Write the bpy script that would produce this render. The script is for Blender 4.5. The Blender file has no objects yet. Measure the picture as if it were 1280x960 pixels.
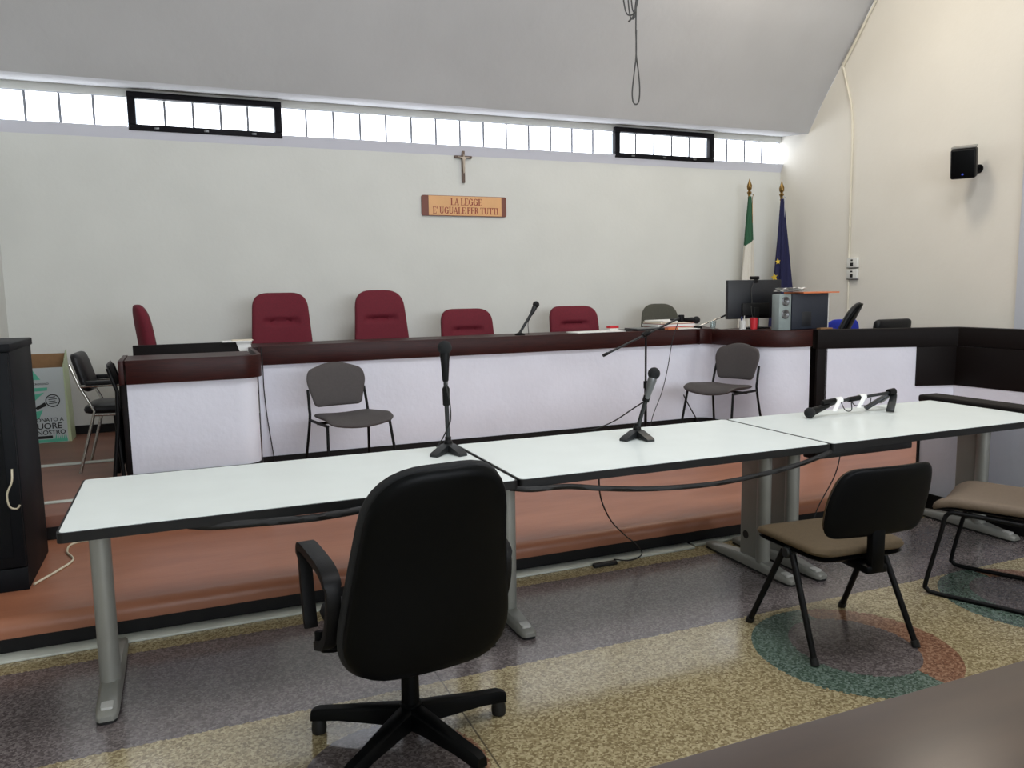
import bpy, math, random
from mathutils import Vector, Matrix

random.seed(7)
scene = bpy.context.scene
COL = scene.collection
PI = math.pi

# ------------------------------------------------------------------ camera
F_PX, CAM_H = 989.22, 1.4837
YAW, PITCH, ROLL = math.radians(22.5688), math.radians(6.8659), math.radians(-0.8843)
_f = Vector((math.sin(YAW) * math.cos(PITCH), math.cos(YAW) * math.cos(PITCH), -math.sin(PITCH)))
_r = Vector((math.cos(YAW), -math.sin(YAW), 0))
_u = _r.cross(_f)
_r2 = _r * math.cos(ROLL) + _u * math.sin(ROLL)
_u2 = -_r * math.sin(ROLL) + _u * math.cos(ROLL)
cam_d = bpy.data.cameras.new('camera')
cam_d.sensor_fit = 'HORIZONTAL'
cam_d.sensor_width = 36.0
cam_d.lens = F_PX * 36.0 / 1280.0
cam_d.clip_start = 0.05
cam = bpy.data.objects.new('camera', cam_d)
m = Matrix((_r2, _u2, -_f)).transposed().to_4x4()
m.translation = Vector((0, 0, CAM_H))
cam.matrix_world = m
COL.objects.link(cam)
scene.camera = cam

# ------------------------------------------------------------------ world, exposure, daylight
world = bpy.data.worlds.new('world')
scene.world = world
world.use_nodes = True
world.node_tree.nodes['Background'].inputs[0].default_value = (0.75, 0.85, 1.0, 1)
world.node_tree.nodes['Background'].inputs[1].default_value = 1.0
vs = scene.view_settings
vs.view_transform = 'Standard'
vs.look = 'None'
vs.exposure = 0.48
vs.gamma = 1.0
vs.use_curve_mapping = False


def area_light(name, loc, size, power, color, direction):
    d = bpy.data.lights.new(name, 'AREA')
    d.shape = 'RECTANGLE'
    d.size, d.size_y = size
    d.energy = power
    d.color = color
    o = bpy.data.objects.new(name, d)
    o.location = loc
    o.rotation_euler = Vector(direction).to_track_quat('-Z', 'Y').to_euler()
    COL.objects.link(o)
    return o


# daylight entering by the windows of the wall behind the camera
area_light('daylight_rear', (2.9, -4.80, 2.55), (7.2, 2.2), 150, (0.84, 0.91, 1.0), (0, 1, -0.06))
# warm lamp high under the vault, then an added neutral overhead fill
area_light('roof_lamp', (4.9, 5.3, 4.85), (0.7, 0.7), 31, (1.0, 0.89, 0.74), (0.15, -0.1, -1))
area_light('overhead_fill', (2.4, 1.8, 6.0), (3.2, 1.6), 130, (0.97, 0.97, 1.0), (0, 0.35, -1))

# ------------------------------------------------------------------ materials
MATS = {}


def rgb(h):
    v = [int(h[i:i + 2], 16) / 255 for i in (0, 2, 4)]
    return tuple(c / 12.92 if c <= 0.04045 else ((c + 0.055) / 1.055) ** 2.4 for c in v) + (1,)


def mat(name, col, rough=0.5, metal=0.0, noise=0.0, nscale=20.0, bump=0.0, bscale=60.0, spec=0.5, coat=0.0, col2=None, stretch=None, transmission=0.0, emit=None):
    if name in MATS:
        return MATS[name]
    mt = bpy.data.materials.new(name)
    mt.use_nodes = True
    nt = mt.node_tree
    b = nt.nodes['Principled BSDF']
    c = rgb(col)
    b.inputs['Base Color'].default_value = c
    b.inputs['Roughness'].default_value = rough
    b.inputs['Metallic'].default_value = metal
    b.inputs['Specular IOR Level'].default_value = spec
    b.inputs['Coat Weight'].default_value = coat
    b.inputs['Transmission Weight'].default_value = transmission
    if emit:
        b.inputs['Emission Color'].default_value = rgb(emit[0])
        b.inputs['Emission Strength'].default_value = emit[1]
    if noise or col2 or bump:
        tc = nt.nodes.new('ShaderNodeTexCoord')
        mp = nt.nodes.new('ShaderNodeMapping')
        nt.links.new(tc.outputs['Object'], mp.inputs[0])
        if stretch:
            mp.inputs['Scale'].default_value = stretch
    if noise or col2:
        n = nt.nodes.new('ShaderNodeTexNoise')
        n.inputs['Scale'].default_value = nscale
        n.inputs['Detail'].default_value = 5
        nt.links.new(mp.outputs[0], n.inputs['Vector'])
        r = nt.nodes.new('ShaderNodeValToRGB')
        c2 = rgb(col2) if col2 else tuple(min(1, x * (1 - noise)) for x in c[:3]) + (1,)
        r.color_ramp.elements[0].color = c2
        r.color_ramp.elements[0].position = 0.35
        r.color_ramp.elements[1].color = c
        r.color_ramp.elements[1].position = 0.65
        nt.links.new(n.outputs['Fac'], r.inputs[0])
        nt.links.new(r.outputs[0], b.inputs['Base Color'])
    if bump:
        n2 = nt.nodes.new('ShaderNodeTexNoise')
        n2.inputs['Scale'].default_value = bscale
        n2.inputs['Detail'].default_value = 4
        nt.links.new(mp.outputs[0], n2.inputs['Vector'])
        bp = nt.nodes.new('ShaderNodeBump')
        bp.inputs['Strength'].default_value = bump
        bp.inputs['Distance'].default_value = 0.01
        nt.links.new(n2.outputs['Fac'], bp.inputs['Height'])
        nt.links.new(bp.outputs[0], b.inputs['Normal'])
    MATS[name] = mt
    return mt


WALL = mat('wall_plaster', 'D3D4CE', 0.9, noise=0.04, nscale=2.2, bump=0.12, bscale=26)
WALLR = mat('wall_plaster_cream', 'DEDACF', 0.9, noise=0.04, nscale=1.6, bump=0.12, bscale=26)
CEIL = mat('ceiling_plaster', 'BABABA', 0.95, noise=0.06, nscale=1.5, bump=0.35, bscale=9)
LAVBAND = mat('lavender_band', 'D6D7E0', 0.8)
SKIRT = mat('black_skirting', '0B0A0A', 0.6, noise=0.3, spec=0.3)
STAGE = mat('stage_linoleum', '9C664B', 0.42, col2='8E5A41', nscale=3.0, bump=0.08, bscale=30, stretch=(0.5, 2.2, 1))
STAGE2 = mat('rear_platform_linoleum', '8A5E4C', 0.45, col2='7C5344', nscale=2.5, stretch=(0.5, 2.2, 1))
DUCT = mat('duct_plastic', 'C9CEC4', 0.5, noise=0.12, nscale=9)
BWHITE = mat('bench_white_paint', 'DCDEE8', 0.6, noise=0.06, nscale=2.5, bump=0.3, bscale=22)
WOOD = mat('bench_mahogany', '36130F', 0.42, col2='260D0B', nscale=7, stretch=(1.2, 6, 22), spec=0.22)
WOODD = mat('dock_dark_wood', '100B0A', 0.6, spec=0.15, col2='0E0908', nscale=7, stretch=(1.5, 5, 14))
LAM = mat('table_laminate', 'E6EEEB', 0.27, noise=0.03, nscale=5, spec=0.5)
EDGE = mat('black_edge_plastic', '0D0D0D', 0.55, spec=0.3)
LEGM = mat('leg_grey_paint', '8B8B84', 0.42, metal=0.25, noise=0.08, nscale=6)
LEGC = mat('leg_foot_cap', 'B9B9B4', 0.4)
RUB = mat('black_rubber', '0B0B0B', 0.6)
BLK = mat('black_plastic', '080809', 0.5, bump=0.1, bscale=220, spec=0.2)
BLKG = mat('black_shell_plastic', '040506', 0.42, spec=0.1)
GUNM = mat('grey_black_metal', '2A2C2D', 0.4, metal=0.4)
BFAB = mat('black_upholstery', '0D0F12', 0.85, noise=0.3, nscale=90, bump=0.2, bscale=320)
BROWN = mat('brown_upholstery', '55462F', 0.8, noise=0.12, nscale=70, bump=0.2, bscale=280)
TAN = mat('taupe_upholstery', '726353', 0.8, noise=0.1, nscale=70, bump=0.2, bscale=280)
GFAB = mat('grey_upholstery', '433E3D', 0.7, noise=0.12, nscale=60, bump=0.15, bscale=280)
GREEN = mat('grey_green_upholstery', '4A4A40', 0.85, noise=0.12, nscale=60)
RED = mat('crimson_upholstery', '660A20', 0.8, noise=0.14, nscale=60, bump=0.2, bscale=260)
BLUE = mat('blue_upholstery', '1C2FA6', 0.8, noise=0.1, nscale=50)
LEATH = mat('black_leather', '121214', 0.42, bump=0.12, bscale=150, spec=0.3)
CHROME = mat('chrome_tube', 'B9B6AE', 0.22, metal=0.95)
RACK = mat('rack_black', '0F1114', 0.55, noise=0.15, nscale=12, spec=0.12)
RACKD = mat('rack_door_glass', '04060B', 0.25, spec=0.2)
WHITE = mat('white_paper', 'E6E6E2', 0.7)
CREAM = mat('cream_paper', 'D8CDB8', 0.7)
CARD = mat('brown_card', '8C6A48', 0.85, noise=0.1)
BAGG = mat('pale_green_film', 'B9C7A0', 0.4, noise=0.1, nscale=7, bump=0.3, bscale=14)
PRINTW = mat('carton_print_white', 'B4BCBC', 0.6)
PRINTG = mat('carton_print_green', '55B093', 0.6)
PRINTK = mat('carton_print_black', '10130F', 0.6)
ORANGE = mat('orange_folder', 'D07A4E', 0.7)
PC = mat('pc_case_dark', '1E2430', 0.5)
PCG = mat('pc_front_grey', '8E9A98', 0.4, noise=0.1)
SCREEN = mat('monitor_back_black', '15181E', 0.45)
REDP = mat('red_plastic', 'C0242E', 0.45)
WPLAS = mat('white_plastic', 'D4D4CE', 0.45)
GLASSM = mat('clear_glass', 'DCE6E6', 0.08, transmission=0.85)
GOLD = mat('brass_finial', '8C7040', 0.3, metal=0.9)
POLEM = mat('flag_pole_wood', '6B5237', 0.5)
EUB = mat('flag_blue_cloth', '12143F', 0.8)
EUY = mat('flag_star_yellow', 'D9B93E', 0.7)
WIRE = mat('dark_cable', '0C0C0C', 0.6)
WIREG = mat('grey_cable', '3A3A38', 0.6)
WIREW = mat('white_cable', 'C8BFA6', 0.5)
COND = mat('conduit_cream', 'D6D0BE', 0.6)
SIGNT = mat('sign_tan_board', 'DBA873', 0.55, noise=0.06, nscale=8)
SIGNB = mat('sign_brown_wood', '6E3A2A', 0.5)
SIGNR = mat('sign_red_letter', '8C2A1C', 0.5)
CROSSW = mat('crucifix_wood', '5C4A3E', 0.5)
CROSSF = mat('crucifix_figure', 'B7A998', 0.45)
STEEL = mat('mic_grey_metal', '6D6F70', 0.35, metal=0.7)
FOAM = mat('mic_foam', '101214', 0.9, bump=0.4, bscale=300)
FRAMEK = mat('window_frame_dark', '100E13', 0.6, spec=0.15)
MULL = mat('window_mullion', 'B9BCC2', 0.6)
MULLB = mat('pane_joint_grey', '83868C', 0.7)
DESKW = mat('near_desk_brown', '4B3C33', 0.3, col2='40332C', nscale=3, stretch=(0.8, 4, 1))
GREYP = mat('speaker_grey_cap', '8B8A84', 0.5)
BLUEB = mat('blue_badge', '3A4FD0', 0.4)
PANE = mat('lit_frosted_glass', 'F4F7FF', 0.5, emit=('F1F6FF', 3.6))


def flag_mat():
    mt = bpy.data.materials.new('flag_green_white_cloth')
    mt.use_nodes = True
    nt = mt.node_tree
    b = nt.nodes['Principled BSDF']
    b.inputs['Roughness'].default_value = 0.8
    tc = nt.nodes.new('ShaderNodeTexCoord')
    sx = nt.nodes.new('ShaderNodeSeparateXYZ')
    nt.links.new(tc.outputs['Object'], sx.inputs[0])
    r = nt.nodes.new('ShaderNodeValToRGB')
    r.color_ramp.interpolation = 'CONSTANT'
    r.color_ramp.elements[0].color = rgb('CFCBBF')
    r.color_ramp.elements[1].position = 0.5
    r.color_ramp.elements[1].color = rgb('235238')
    # diagonal dye boundary of the bunched tricolour
    ma = nt.nodes.new('ShaderNodeMath')
    ma.operation = 'MULTIPLY_ADD'
    ma.inputs[1].default_value = -0.6
    nt.links.new(sx.outputs['X'], ma.inputs[0])
    mb = nt.nodes.new('ShaderNodeMath')
    mb.operation = 'SUBTRACT'
    mb.inputs[1].default_value = 1.18
    nt.links.new(sx.outputs['Z'], mb.inputs[0])
    nt.links.new(mb.outputs[0], ma.inputs[2])
    nt.links.new(ma.outputs[0], r.inputs[0])
    nt.links.new(r.outputs[0], b.inputs['Base Color'])
    return mt


FLAGI = flag_mat()


def floor_mat():
    mt = bpy.data.materials.new('terrazzo_floor')
    mt.use_nodes = True
    nt = mt.node_tree
    N, L = nt.nodes, nt.links
    b = N['Principled BSDF']
    tc = N.new('ShaderNodeTexCoord')
    sx = N.new('ShaderNodeSeparateXYZ')
    L.new(tc.outputs['Object'], sx.inputs[0])

    def math_(op, a, bb=None, c=None):
        n = N.new('ShaderNodeMath')
        n.operation = op
        for i, v in enumerate((a, bb, c)):
            if v is None:
                continue
            if isinstance(v, (int, float)):
                n.inputs[i].default_value = v
            else:
                L.new(v, n.inputs[i])
        return n.outputs[0]

    def mix(fac, a, c):
        n = N.new('ShaderNodeMix')
        n.data_type = 'RGBA'
        if isinstance(fac, (int, float)):
            n.inputs[0].default_value = fac
        else:
            L.new(fac, n.inputs[0])
        for i, v in ((6, a), (7, c)):
            if isinstance(v, tuple):
                n.inputs[i].default_value = v
            else:
                L.new(v, n.inputs[i])
        return n.outputs[2]

    def band(v, lo, hi):
        return math_('MULTIPLY', math_('GREATER_THAN', v, lo), math_('LESS_THAN', v, hi))

    # wobble of the inlay edges
    nz = N.new('ShaderNodeTexNoise')
    nz.inputs['Scale'].default_value = 60
    L.new(tc.outputs['Object'], nz.inputs['Vector'])
    wob = math_('MULTIPLY', math_('SUBTRACT', nz.outputs['Fac'], 0.5), 0.035)
    X = math_('ADD', sx.outputs['X'], wob)
    Y = math_('ADD', sx.outputs['Y'], wob)
    # chips
    vo = N.new('ShaderNodeTexVoronoi')
    vo.inputs['Scale'].default_value = 130
    L.new(tc.outputs['Object'], vo.inputs['Vector'])
    sp = N.new('ShaderNodeSeparateColor')
    L.new(vo.outputs['Color'], sp.inputs[0])
    chip = sp.outputs[0]

    def terr(a, c, d):
        r = N.new('ShaderNodeValToRGB')
        e = r.color_ramp.elements
        e[0].color = rgb(a)
        e[0].position = 0.1
        e[1].color = rgb(d)
        e[1].position = 0.95
        k = e.new(0.5)
        k.color = rgb(c)
        L.new(chip, r.inputs[0])
        return r.outputs[0]
    yellow = terr('7A6B4E', '978A68', 'B7AB88')
    purple = terr('4E4646', '625A59', '7C7472')
    green = terr('3A4A40', '526457', '73827A')
    orange = terr('6B4A39', '84604B', 'A07E66')
    col = mix(band(Y, 2.755, 3.515), yellow, purple)

    def disc(cx, cy, rx, ry):
        dx = math_('DIVIDE', math_('SUBTRACT', X, cx), rx)
        dy = math_('DIVIDE', math_('SUBTRACT', Y, cy), ry)
        return math_('LESS_THAN', math_('ADD', math_('MULTIPLY', dx, dx), math_('MULTIPLY', dy, dy)), 1.0)
    for cx, cy in ((0.53, 2.25), (2.46, 2.32), (3.62, 2.36)):
        ring = disc(cx, cy, 0.40 if cx > 1 else 0.29, 0.40 if cx > 1 else 0.30)
        inner = disc(cx + 0.02, cy + 0.02, 0.24, 0.27)
        right = math_('GREATER_THAN', X, cx + 0.08)
        ringcol = mix(right, green if cx > 1 else purple, orange)
        col = mix(ring, col, ringcol)
        col = mix(inner, col, purple)
    # joint between slabs
    for jx in (0.835, -1.15):
        j = band(sx.outputs['X'], jx - 0.003, jx + 0.003)
        col = mix(math_('MULTIPLY', j, 0.7), col, rgb('2B2725'))
        L.new(col, b.inputs['Base Color'])
    n2 = N.new('ShaderNodeTexNoise')
    n2.inputs['Scale'].default_value = 3
    n2.inputs['Detail'].default_value = 6
    L.new(tc.outputs['Object'], n2.inputs['Vector'])
    rr = N.new('ShaderNodeMapRange')
    rr.inputs[3].default_value = 0.11
    rr.inputs[4].default_value = 0.26
    L.new(n2.outputs['Fac'], rr.inputs[0])
    L.new(rr.outputs[0], b.inputs['Roughness'])
    b.inputs['Specular IOR Level'].default_value = 0.5
    return mt


FLOORM = floor_mat()


# ------------------------------------------------------------------ mesh helpers
class MB:
    def __init__(s):
        s.v, s.f = [], []

    def add(s, verts, faces):
        k = len(s.v)
        s.v += [tuple(p) for p in verts]
        s.f += [tuple(i + k for i in f) for f in faces]
        return s

    def box(s, lo, hi, M=None):
        x0, y0, z0 = lo
        x1, y1, z1 = hi
        vs_ = [(x0, y0, z0), (x1, y0, z0), (x1, y1, z0), (x0, y1, z0), (x0, y0, z1), (x1, y0, z1), (x1, y1, z1), (x0, y1, z1)]
        if M:
            vs_ = [M @ Vector(p) for p in vs_]
        return s.add(vs_, [(0, 3, 2, 1), (4, 5, 6, 7), (0, 1, 5, 4), (1, 2, 6, 5), (2, 3, 7, 6), (3, 0, 4, 7)])

    def prism(s, poly, z0, z1, M=None):
        n = len(poly)
        vs_ = [(x, y, z0) for x, y in poly] + [(x, y, z1) for x, y in poly]
        if M:
            vs_ = [M @ Vector(p) for p in vs_]
        fs = [tuple(range(n - 1, -1, -1)), tuple(range(n, 2 * n))] + [(i, (i + 1) % n, n + (i + 1) % n, n + i) for i in range(n)]
        return s.add(vs_, fs)

    def tube(s, pts, r, n=8, closed=False):
        pts = [Vector(p) for p in pts]
        rs = r if isinstance(r, (list, tuple)) else [r] * len(pts)
        k = len(pts)
        rings = []
        up = None
        for i, p in enumerate(pts):
            if closed:
                t = (pts[(i + 1) % k] - pts[i - 1]).normalized()
            else:
                t = (pts[min(i + 1, k - 1)] - pts[max(i - 1, 0)]).normalized()
            if up is None:
                up = t.orthogonal().normalized()
            else:
                up = (up - t * up.dot(t))
                up = up.normalized() if up.length > 1e-6 else t.orthogonal().normalized()
            w = t.cross(up)
            rings.append([p + (up * math.cos(2 * PI * j / n) + w * math.sin(2 * PI * j / n)) * rs[i] for j in range(n)])
        vs_ = [q for ring in rings for q in ring]
        fs = []
        for i in range(k if closed else k - 1):
            a, c = i * n, ((i + 1) % k) * n
            fs += [(a + j, a + (j + 1) % n, c + (j + 1) % n, c + j) for j in range(n)]
        if not closed:
            fs += [tuple(range(n - 1, -1, -1)), tuple((k - 1) * n + j for j in range(n))]
        return s.add(vs_, fs)

    def lathe(s, prof, n=20, M=None):
        vs_, fs = [], []
        for r, z in prof:
            vs_ += [Vector((r * math.cos(2 * PI * j / n), r * math.sin(2 * PI * j / n), z)) for j in range(n)]
        k = len(prof)
        for i in range(k - 1):
            fs += [(i * n + j, i * n + (j + 1) % n, (i + 1) * n + (j + 1) % n, (i + 1) * n + j) for j in range(n)]
        fs += [tuple(range(n - 1, -1, -1)), tuple((k - 1) * n + j for j in range(n))]
        if M:
            vs_ = [M @ v for v in vs_]
        return s.add(vs_, fs)

    def strip(s, path, th, z0, z1):
        """upright wall along a 2-D path, th > 0 thickens to the left of travel"""
        P = [Vector(p) for p in path]
        off = []
        for i, p in enumerate(P):
            a = (P[i] - P[i - 1]).normalized() if i > 0 else None
            c = (P[i + 1] - P[i]).normalized() if i < len(P) - 1 else None
            na = Vector((-a.y, a.x)) if a else None
            nc = Vector((-c.y, c.x)) if c else None
            if na is None:
                off.append(p + nc * th)
            elif nc is None:
                off.append(p + na * th)
            else:
                h = (na + nc).normalized()
                off.append(p + h * th / max(0.3, h.dot(na)))
        n = len(P)
        vs_ = []
        for a, c in zip(P, off):
            vs_ += [(a.x, a.y, z0), (c.x, c.y, z0), (c.x, c.y, z1), (a.x, a.y, z1)]
        fs = []
        for i in range(n - 1):
            k = 4 * i
            for j in range(4):
                fs.append((k + j, k + 4 + j, k + 4 + (j + 1) % 4, k + (j + 1) % 4))
        fs += [(0, 1, 2, 3), (4 * n - 1, 4 * n - 2, 4 * n - 3, 4 * n - 4)]
        return s.add(vs_, fs)

    def cushion(s, outline, th, deform, rings=9, p=2.6, w0=0.0):
        n = len(outline)
        cx = sum(q[0] for q in outline) / n
        cy = sum(q[1] for q in outline) / n
        ss = [1 - (k / rings) ** 1.7 for k in range(rings)]
        vs_ = []
        ix = {}
        for side in (1, -1):
            for k, sc in enumerate(ss):
                w = side * th / 2 * (max(0, 1 - sc ** p)) ** (1 / p)
                for j, (u, v) in enumerate(outline):
                    if k == 0 and side == -1:
                        ix[(side, k, j)] = ix[(1, 0, j)]
                        continue
                    ix[(side, k, j)] = len(vs_)
                    vs_.append(deform(cx + (u - cx) * sc, cy + (v - cy) * sc, w + w0))
            ix[(side, 'c')] = len(vs_)
            vs_.append(deform(cx, cy, side * th / 2 + w0))
        fs = []
        for side in (1, -1):
            for k in range(rings - 1):
                for j in range(n):
                    q = (ix[(side, k, j)], ix[(side, k, (j + 1) % n)], ix[(side, k + 1, (j + 1) % n)], ix[(side, k + 1, j)])
                    fs.append(q if side == 1 else q[::-1])
            for j in range(n):
                q = (ix[(side, rings - 1, j)], ix[(side, rings - 1, (j + 1) % n)], ix[(side, 'c')])
                fs.append(q if side == 1 else q[::-1])
        return s.add(vs_, fs)

    def build(s, name, material, parent=None, smooth=35, bevel=0.0, seg=2):
        me = bpy.data.meshes.new(name)
        me.from_pydata([tuple(v) for v in s.v], [], s.f)
        me.validate()
        me.update()
        import bmesh
        bm = bmesh.new()
        bm.from_mesh(me)
        bmesh.ops.recalc_face_normals(bm, faces=bm.faces)
        if bevel:
            ed = [e for e in bm.edges if len(e.link_faces) == 2 and e.calc_face_angle(0) > 0.5]
            bmesh.ops.bevel(bm, geom=ed, offset=bevel, segments=seg, affect='EDGES', profile=0.5, clamp_overlap=True)
        bm.to_mesh(me)
        bm.free()
        if smooth:
            me.shade_smooth()
            me.set_sharp_from_angle(angle=math.radians(smooth))
        me.materials.append(material)
        o = bpy.data.objects.new(name, me)
        COL.objects.link(o)
        if parent:
            o.parent = parent
        return o


def round_poly(pts, r, n=6, sub=0.06):
    """rounded polygon; r a number or one radius per corner; long edges subdivided"""
    out = []
    k = len(pts)
    R = r if isinstance(r, (list, tuple)) else [r] * k
    for i in range(k):
        p = Vector(pts[i])
        a = Vector(pts[i - 1]) - p
        c = Vector(pts[(i + 1) % k]) - p
        ra = min(R[i], a.length * 0.49, c.length * 0.49)
        p0, p2 = p + a.normalized() * ra, p + c.normalized() * ra
        for j in range(n + 1):
            t = j / n
            q = p0 * (1 - t) ** 2 + p * 2 * t * (1 - t) + p2 * t * t
            # push towards a circular corner
            out.append((q.x, q.y))
    res = []
    for i in range(len(out)):
        a, c = Vector(out[i]), Vector(out[(i + 1) % len(out)])
        if (a - c).length < 1e-5:
            continue
        m_ = max(1, int((c - a).length / sub))
        for j in range(m_):
            q = a.lerp(c, j / m_)
            res.append((q.x, q.y))
    return res


def tag(o, label=None, cat=None, group=None, kind=None):
    if label:
        o['label'] = label
    if cat:
        o['category'] = cat
    if group:
        o['group'] = group
    if kind:
        o['kind'] = kind
    return o


def thing(name, label, cat, loc=(0, 0, 0), rz=0.0, group=None):
    o = bpy.data.objects.new(name, None)
    o.empty_display_size = 0.1
    o.location = loc
    o.rotation_euler = (0, 0, rz)
    COL.objects.link(o)
    return tag(o, label, cat, group)


def copy_tree(o, parent=None):
    c = o.copy()
    COL.objects.link(c)
    c.parent = parent
    for ch in [x for x in bpy.data.objects if x.parent == o]:
        copy_tree(ch, c)
    return c


def bez(pts, n=10):
    """smooth Catmull-Rom path through points"""
    P = [Vector(p) for p in pts]
    P = [P[0] * 2 - P[1]] + P + [P[-1] * 2 - P[-2]]
    out = []
    for i in range(1, len(P) - 2):
        for j in range(n):
            t = j / n
            a, b_, c, d = P[i - 1], P[i], P[i + 1], P[i + 2]
            out.append(0.5 * ((2 * b_) + (c - a) * t + (2 * a - 5 * b_ + 4 * c - d) * t * t + (3 * b_ - a - 3 * c + d) * t ** 3))
    out.append(P[-2])
    return out


def cable(name, label, pts, r, material, parent=None, n=8, cat='cable', group=None):
    o = MB().tube(bez(pts, n), r, 6).build(name, material, parent, 60)
    if label:
        tag(o, label, cat, group)
    return o


def text_mesh(body, size, material, name, parent, M, extrude=0.0008, bold=0.0, align='LEFT'):
    cu = bpy.data.curves.new(name, 'FONT')
    cu.body = body
    cu.size = size
    cu.extrude = extrude
    cu.offset = bold
    cu.align_x = align
    t = bpy.data.objects.new(name + '_tmp', cu)
    COL.objects.link(t)
    dg = bpy.context.evaluated_depsgraph_get()
    me = bpy.data.meshes.new_from_object(t.evaluated_get(dg))
    bpy.data.objects.remove(t)
    bpy.data.curves.remove(cu)
    me.name = name
    me.materials.clear()
    me.materials.append(material)
    o = bpy.data.objects.new(name, me)
    COL.objects.link(o)
    o.parent = parent
    o.matrix_local = M
    return o


# ------------------------------------------------------------------ room shell
XL, XR, YW, YR = -1.33, 6.71, 7.69, -5.0
Z1, Z2 = 0.155, 0.29


def struct(name, mb, material, parent=None, smooth=35, bevel=0.0, label=None):
    o = mb.build(name, material, parent, smooth, bevel)
    if not parent:
        tag(o, label=label, kind='structure')
    return o


struct('floor', MB().box((XL - 0.2, YR - 0.2, -0.1), (XR + 0.2, YW + 0.2, 0)), FLOORM, label='speckled terrazzo floor with grey band and coloured ring inlays')
WZ0, WZ1 = 2.905, 3.160
wb = MB().box((XL - 0.2, YW, 0), (XR + 0.2, YW + 0.25, WZ0))
wb.box((XL - 0.2, YW, WZ1), (XR + 0.2, YW + 0.25, 3.6))
struct('wall_back', wb, WALL, label='white plaster wall behind the judges bench')
# side walls reach up to the vault
prof = [(7.25, 3.185), (7.03, 3.50), (6.78, 3.82), (6.57, 4.08), (6.36, 4.36), (6.0, 4.78), (5.5, 5.22), (4.8, 5.65), (4.0, 5.95), (3.0, 6.12), (1.5, 6.2), (YR - 0.2, 6.2)]
side = [(YR - 0.2, 0), (YW + 0.2, 0), (YW + 0.2, 3.24)] + prof
for nm, x0, x1, mt, lb in (('wall_right', XR, XR + 0.2, WALLR, 'cream plaster side wall with wall speaker and conduit'), ('wall_left', XL - 0.2, XL, WALL, 'white plaster side wall beside the black rack')):
    n = len(side)
    vs_ = [(x0, y, z) for y, z in side] + [(x1, y, z) for y, z in side]
    fs = [tuple(range(n)), tuple(range(2 * n - 1, n - 1, -1))] + [(i, (i + 1) % n, n + (i + 1) % n, n + i) for i in range(n)]
    struct(nm, MB().add(vs_, fs), mt, smooth=0, label=lb)
# vault: soffit over the clerestory, then the steep curved roof
cp = [(YW + 0.02, 3.225), (7.25, 3.185)] + [tuple(p) for p in bez([Vector((y, z, 0)) for y, z in prof], 5)][1:]
cp = [(p[0], p[1]) for p in cp]
nc_ = len(cp)
vs_ = [(XL, y, z) for y, z in cp] + [(XR, y, z) for y, z in cp] + [(XL, y + 0.12, z + 0.2) for y, z in cp] + [(XR, y + 0.12, z + 0.2) for y, z in cp]
fs = []
for i in range(nc_ - 1):
    fs += [(i, i + 1, nc_ + i + 1, nc_ + i), (2 * nc_ + i, 3 * nc_ + i, 3 * nc_ + i + 1, 2 * nc_ + i + 1)]
struct('ceiling', MB().add(vs_, fs), CEIL, smooth=30, label='grey plaster vault rising steeply from the strip window')
# wall behind the camera, with three big windows
wr = MB()
wr.box((XL - 0.2, YR - 0.2, 0), (XR + 0.2, YR, 1.4)).box((XL - 0.2, YR - 0.2, 3.7), (XR + 0.2, YR, 6.4))
for a, c in ((XL - 0.2, -0.8), (1.5, 1.8), (4.1, 4.4), (6.6, XR + 0.2)):
    wr.box((a, YR - 0.2, 1.4), (c, YR, 3.7))
struct('wall_front', wr, WALL, label='white plaster wall opposite the bench')
wi = 0
for a, c in ((-0.8, 1.5), (1.8, 4.1), (4.4, 6.6)):
    wi += 1
    fr = MB().box((a, YR - 0.1, 1.4), (c, YR - 0.05, 1.46)).box((a, YR - 0.1, 3.64), (c, YR - 0.05, 3.7)).box((a, YR - 0.1, 1.46), (a + 0.06, YR - 0.05, 3.64)).box((c - 0.06, YR - 0.1, 1.46), (c, YR - 0.05, 3.64))
    w_ = struct('window_%d' % (10 + wi), fr, FRAMEK, label='tall frosted window opposite the bench')
    MB().box((a + 0.06, YR - 0.085, 1.46), (c - 0.06, YR - 0.075, 3.64)).build('pane', PANE, w_)

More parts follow.
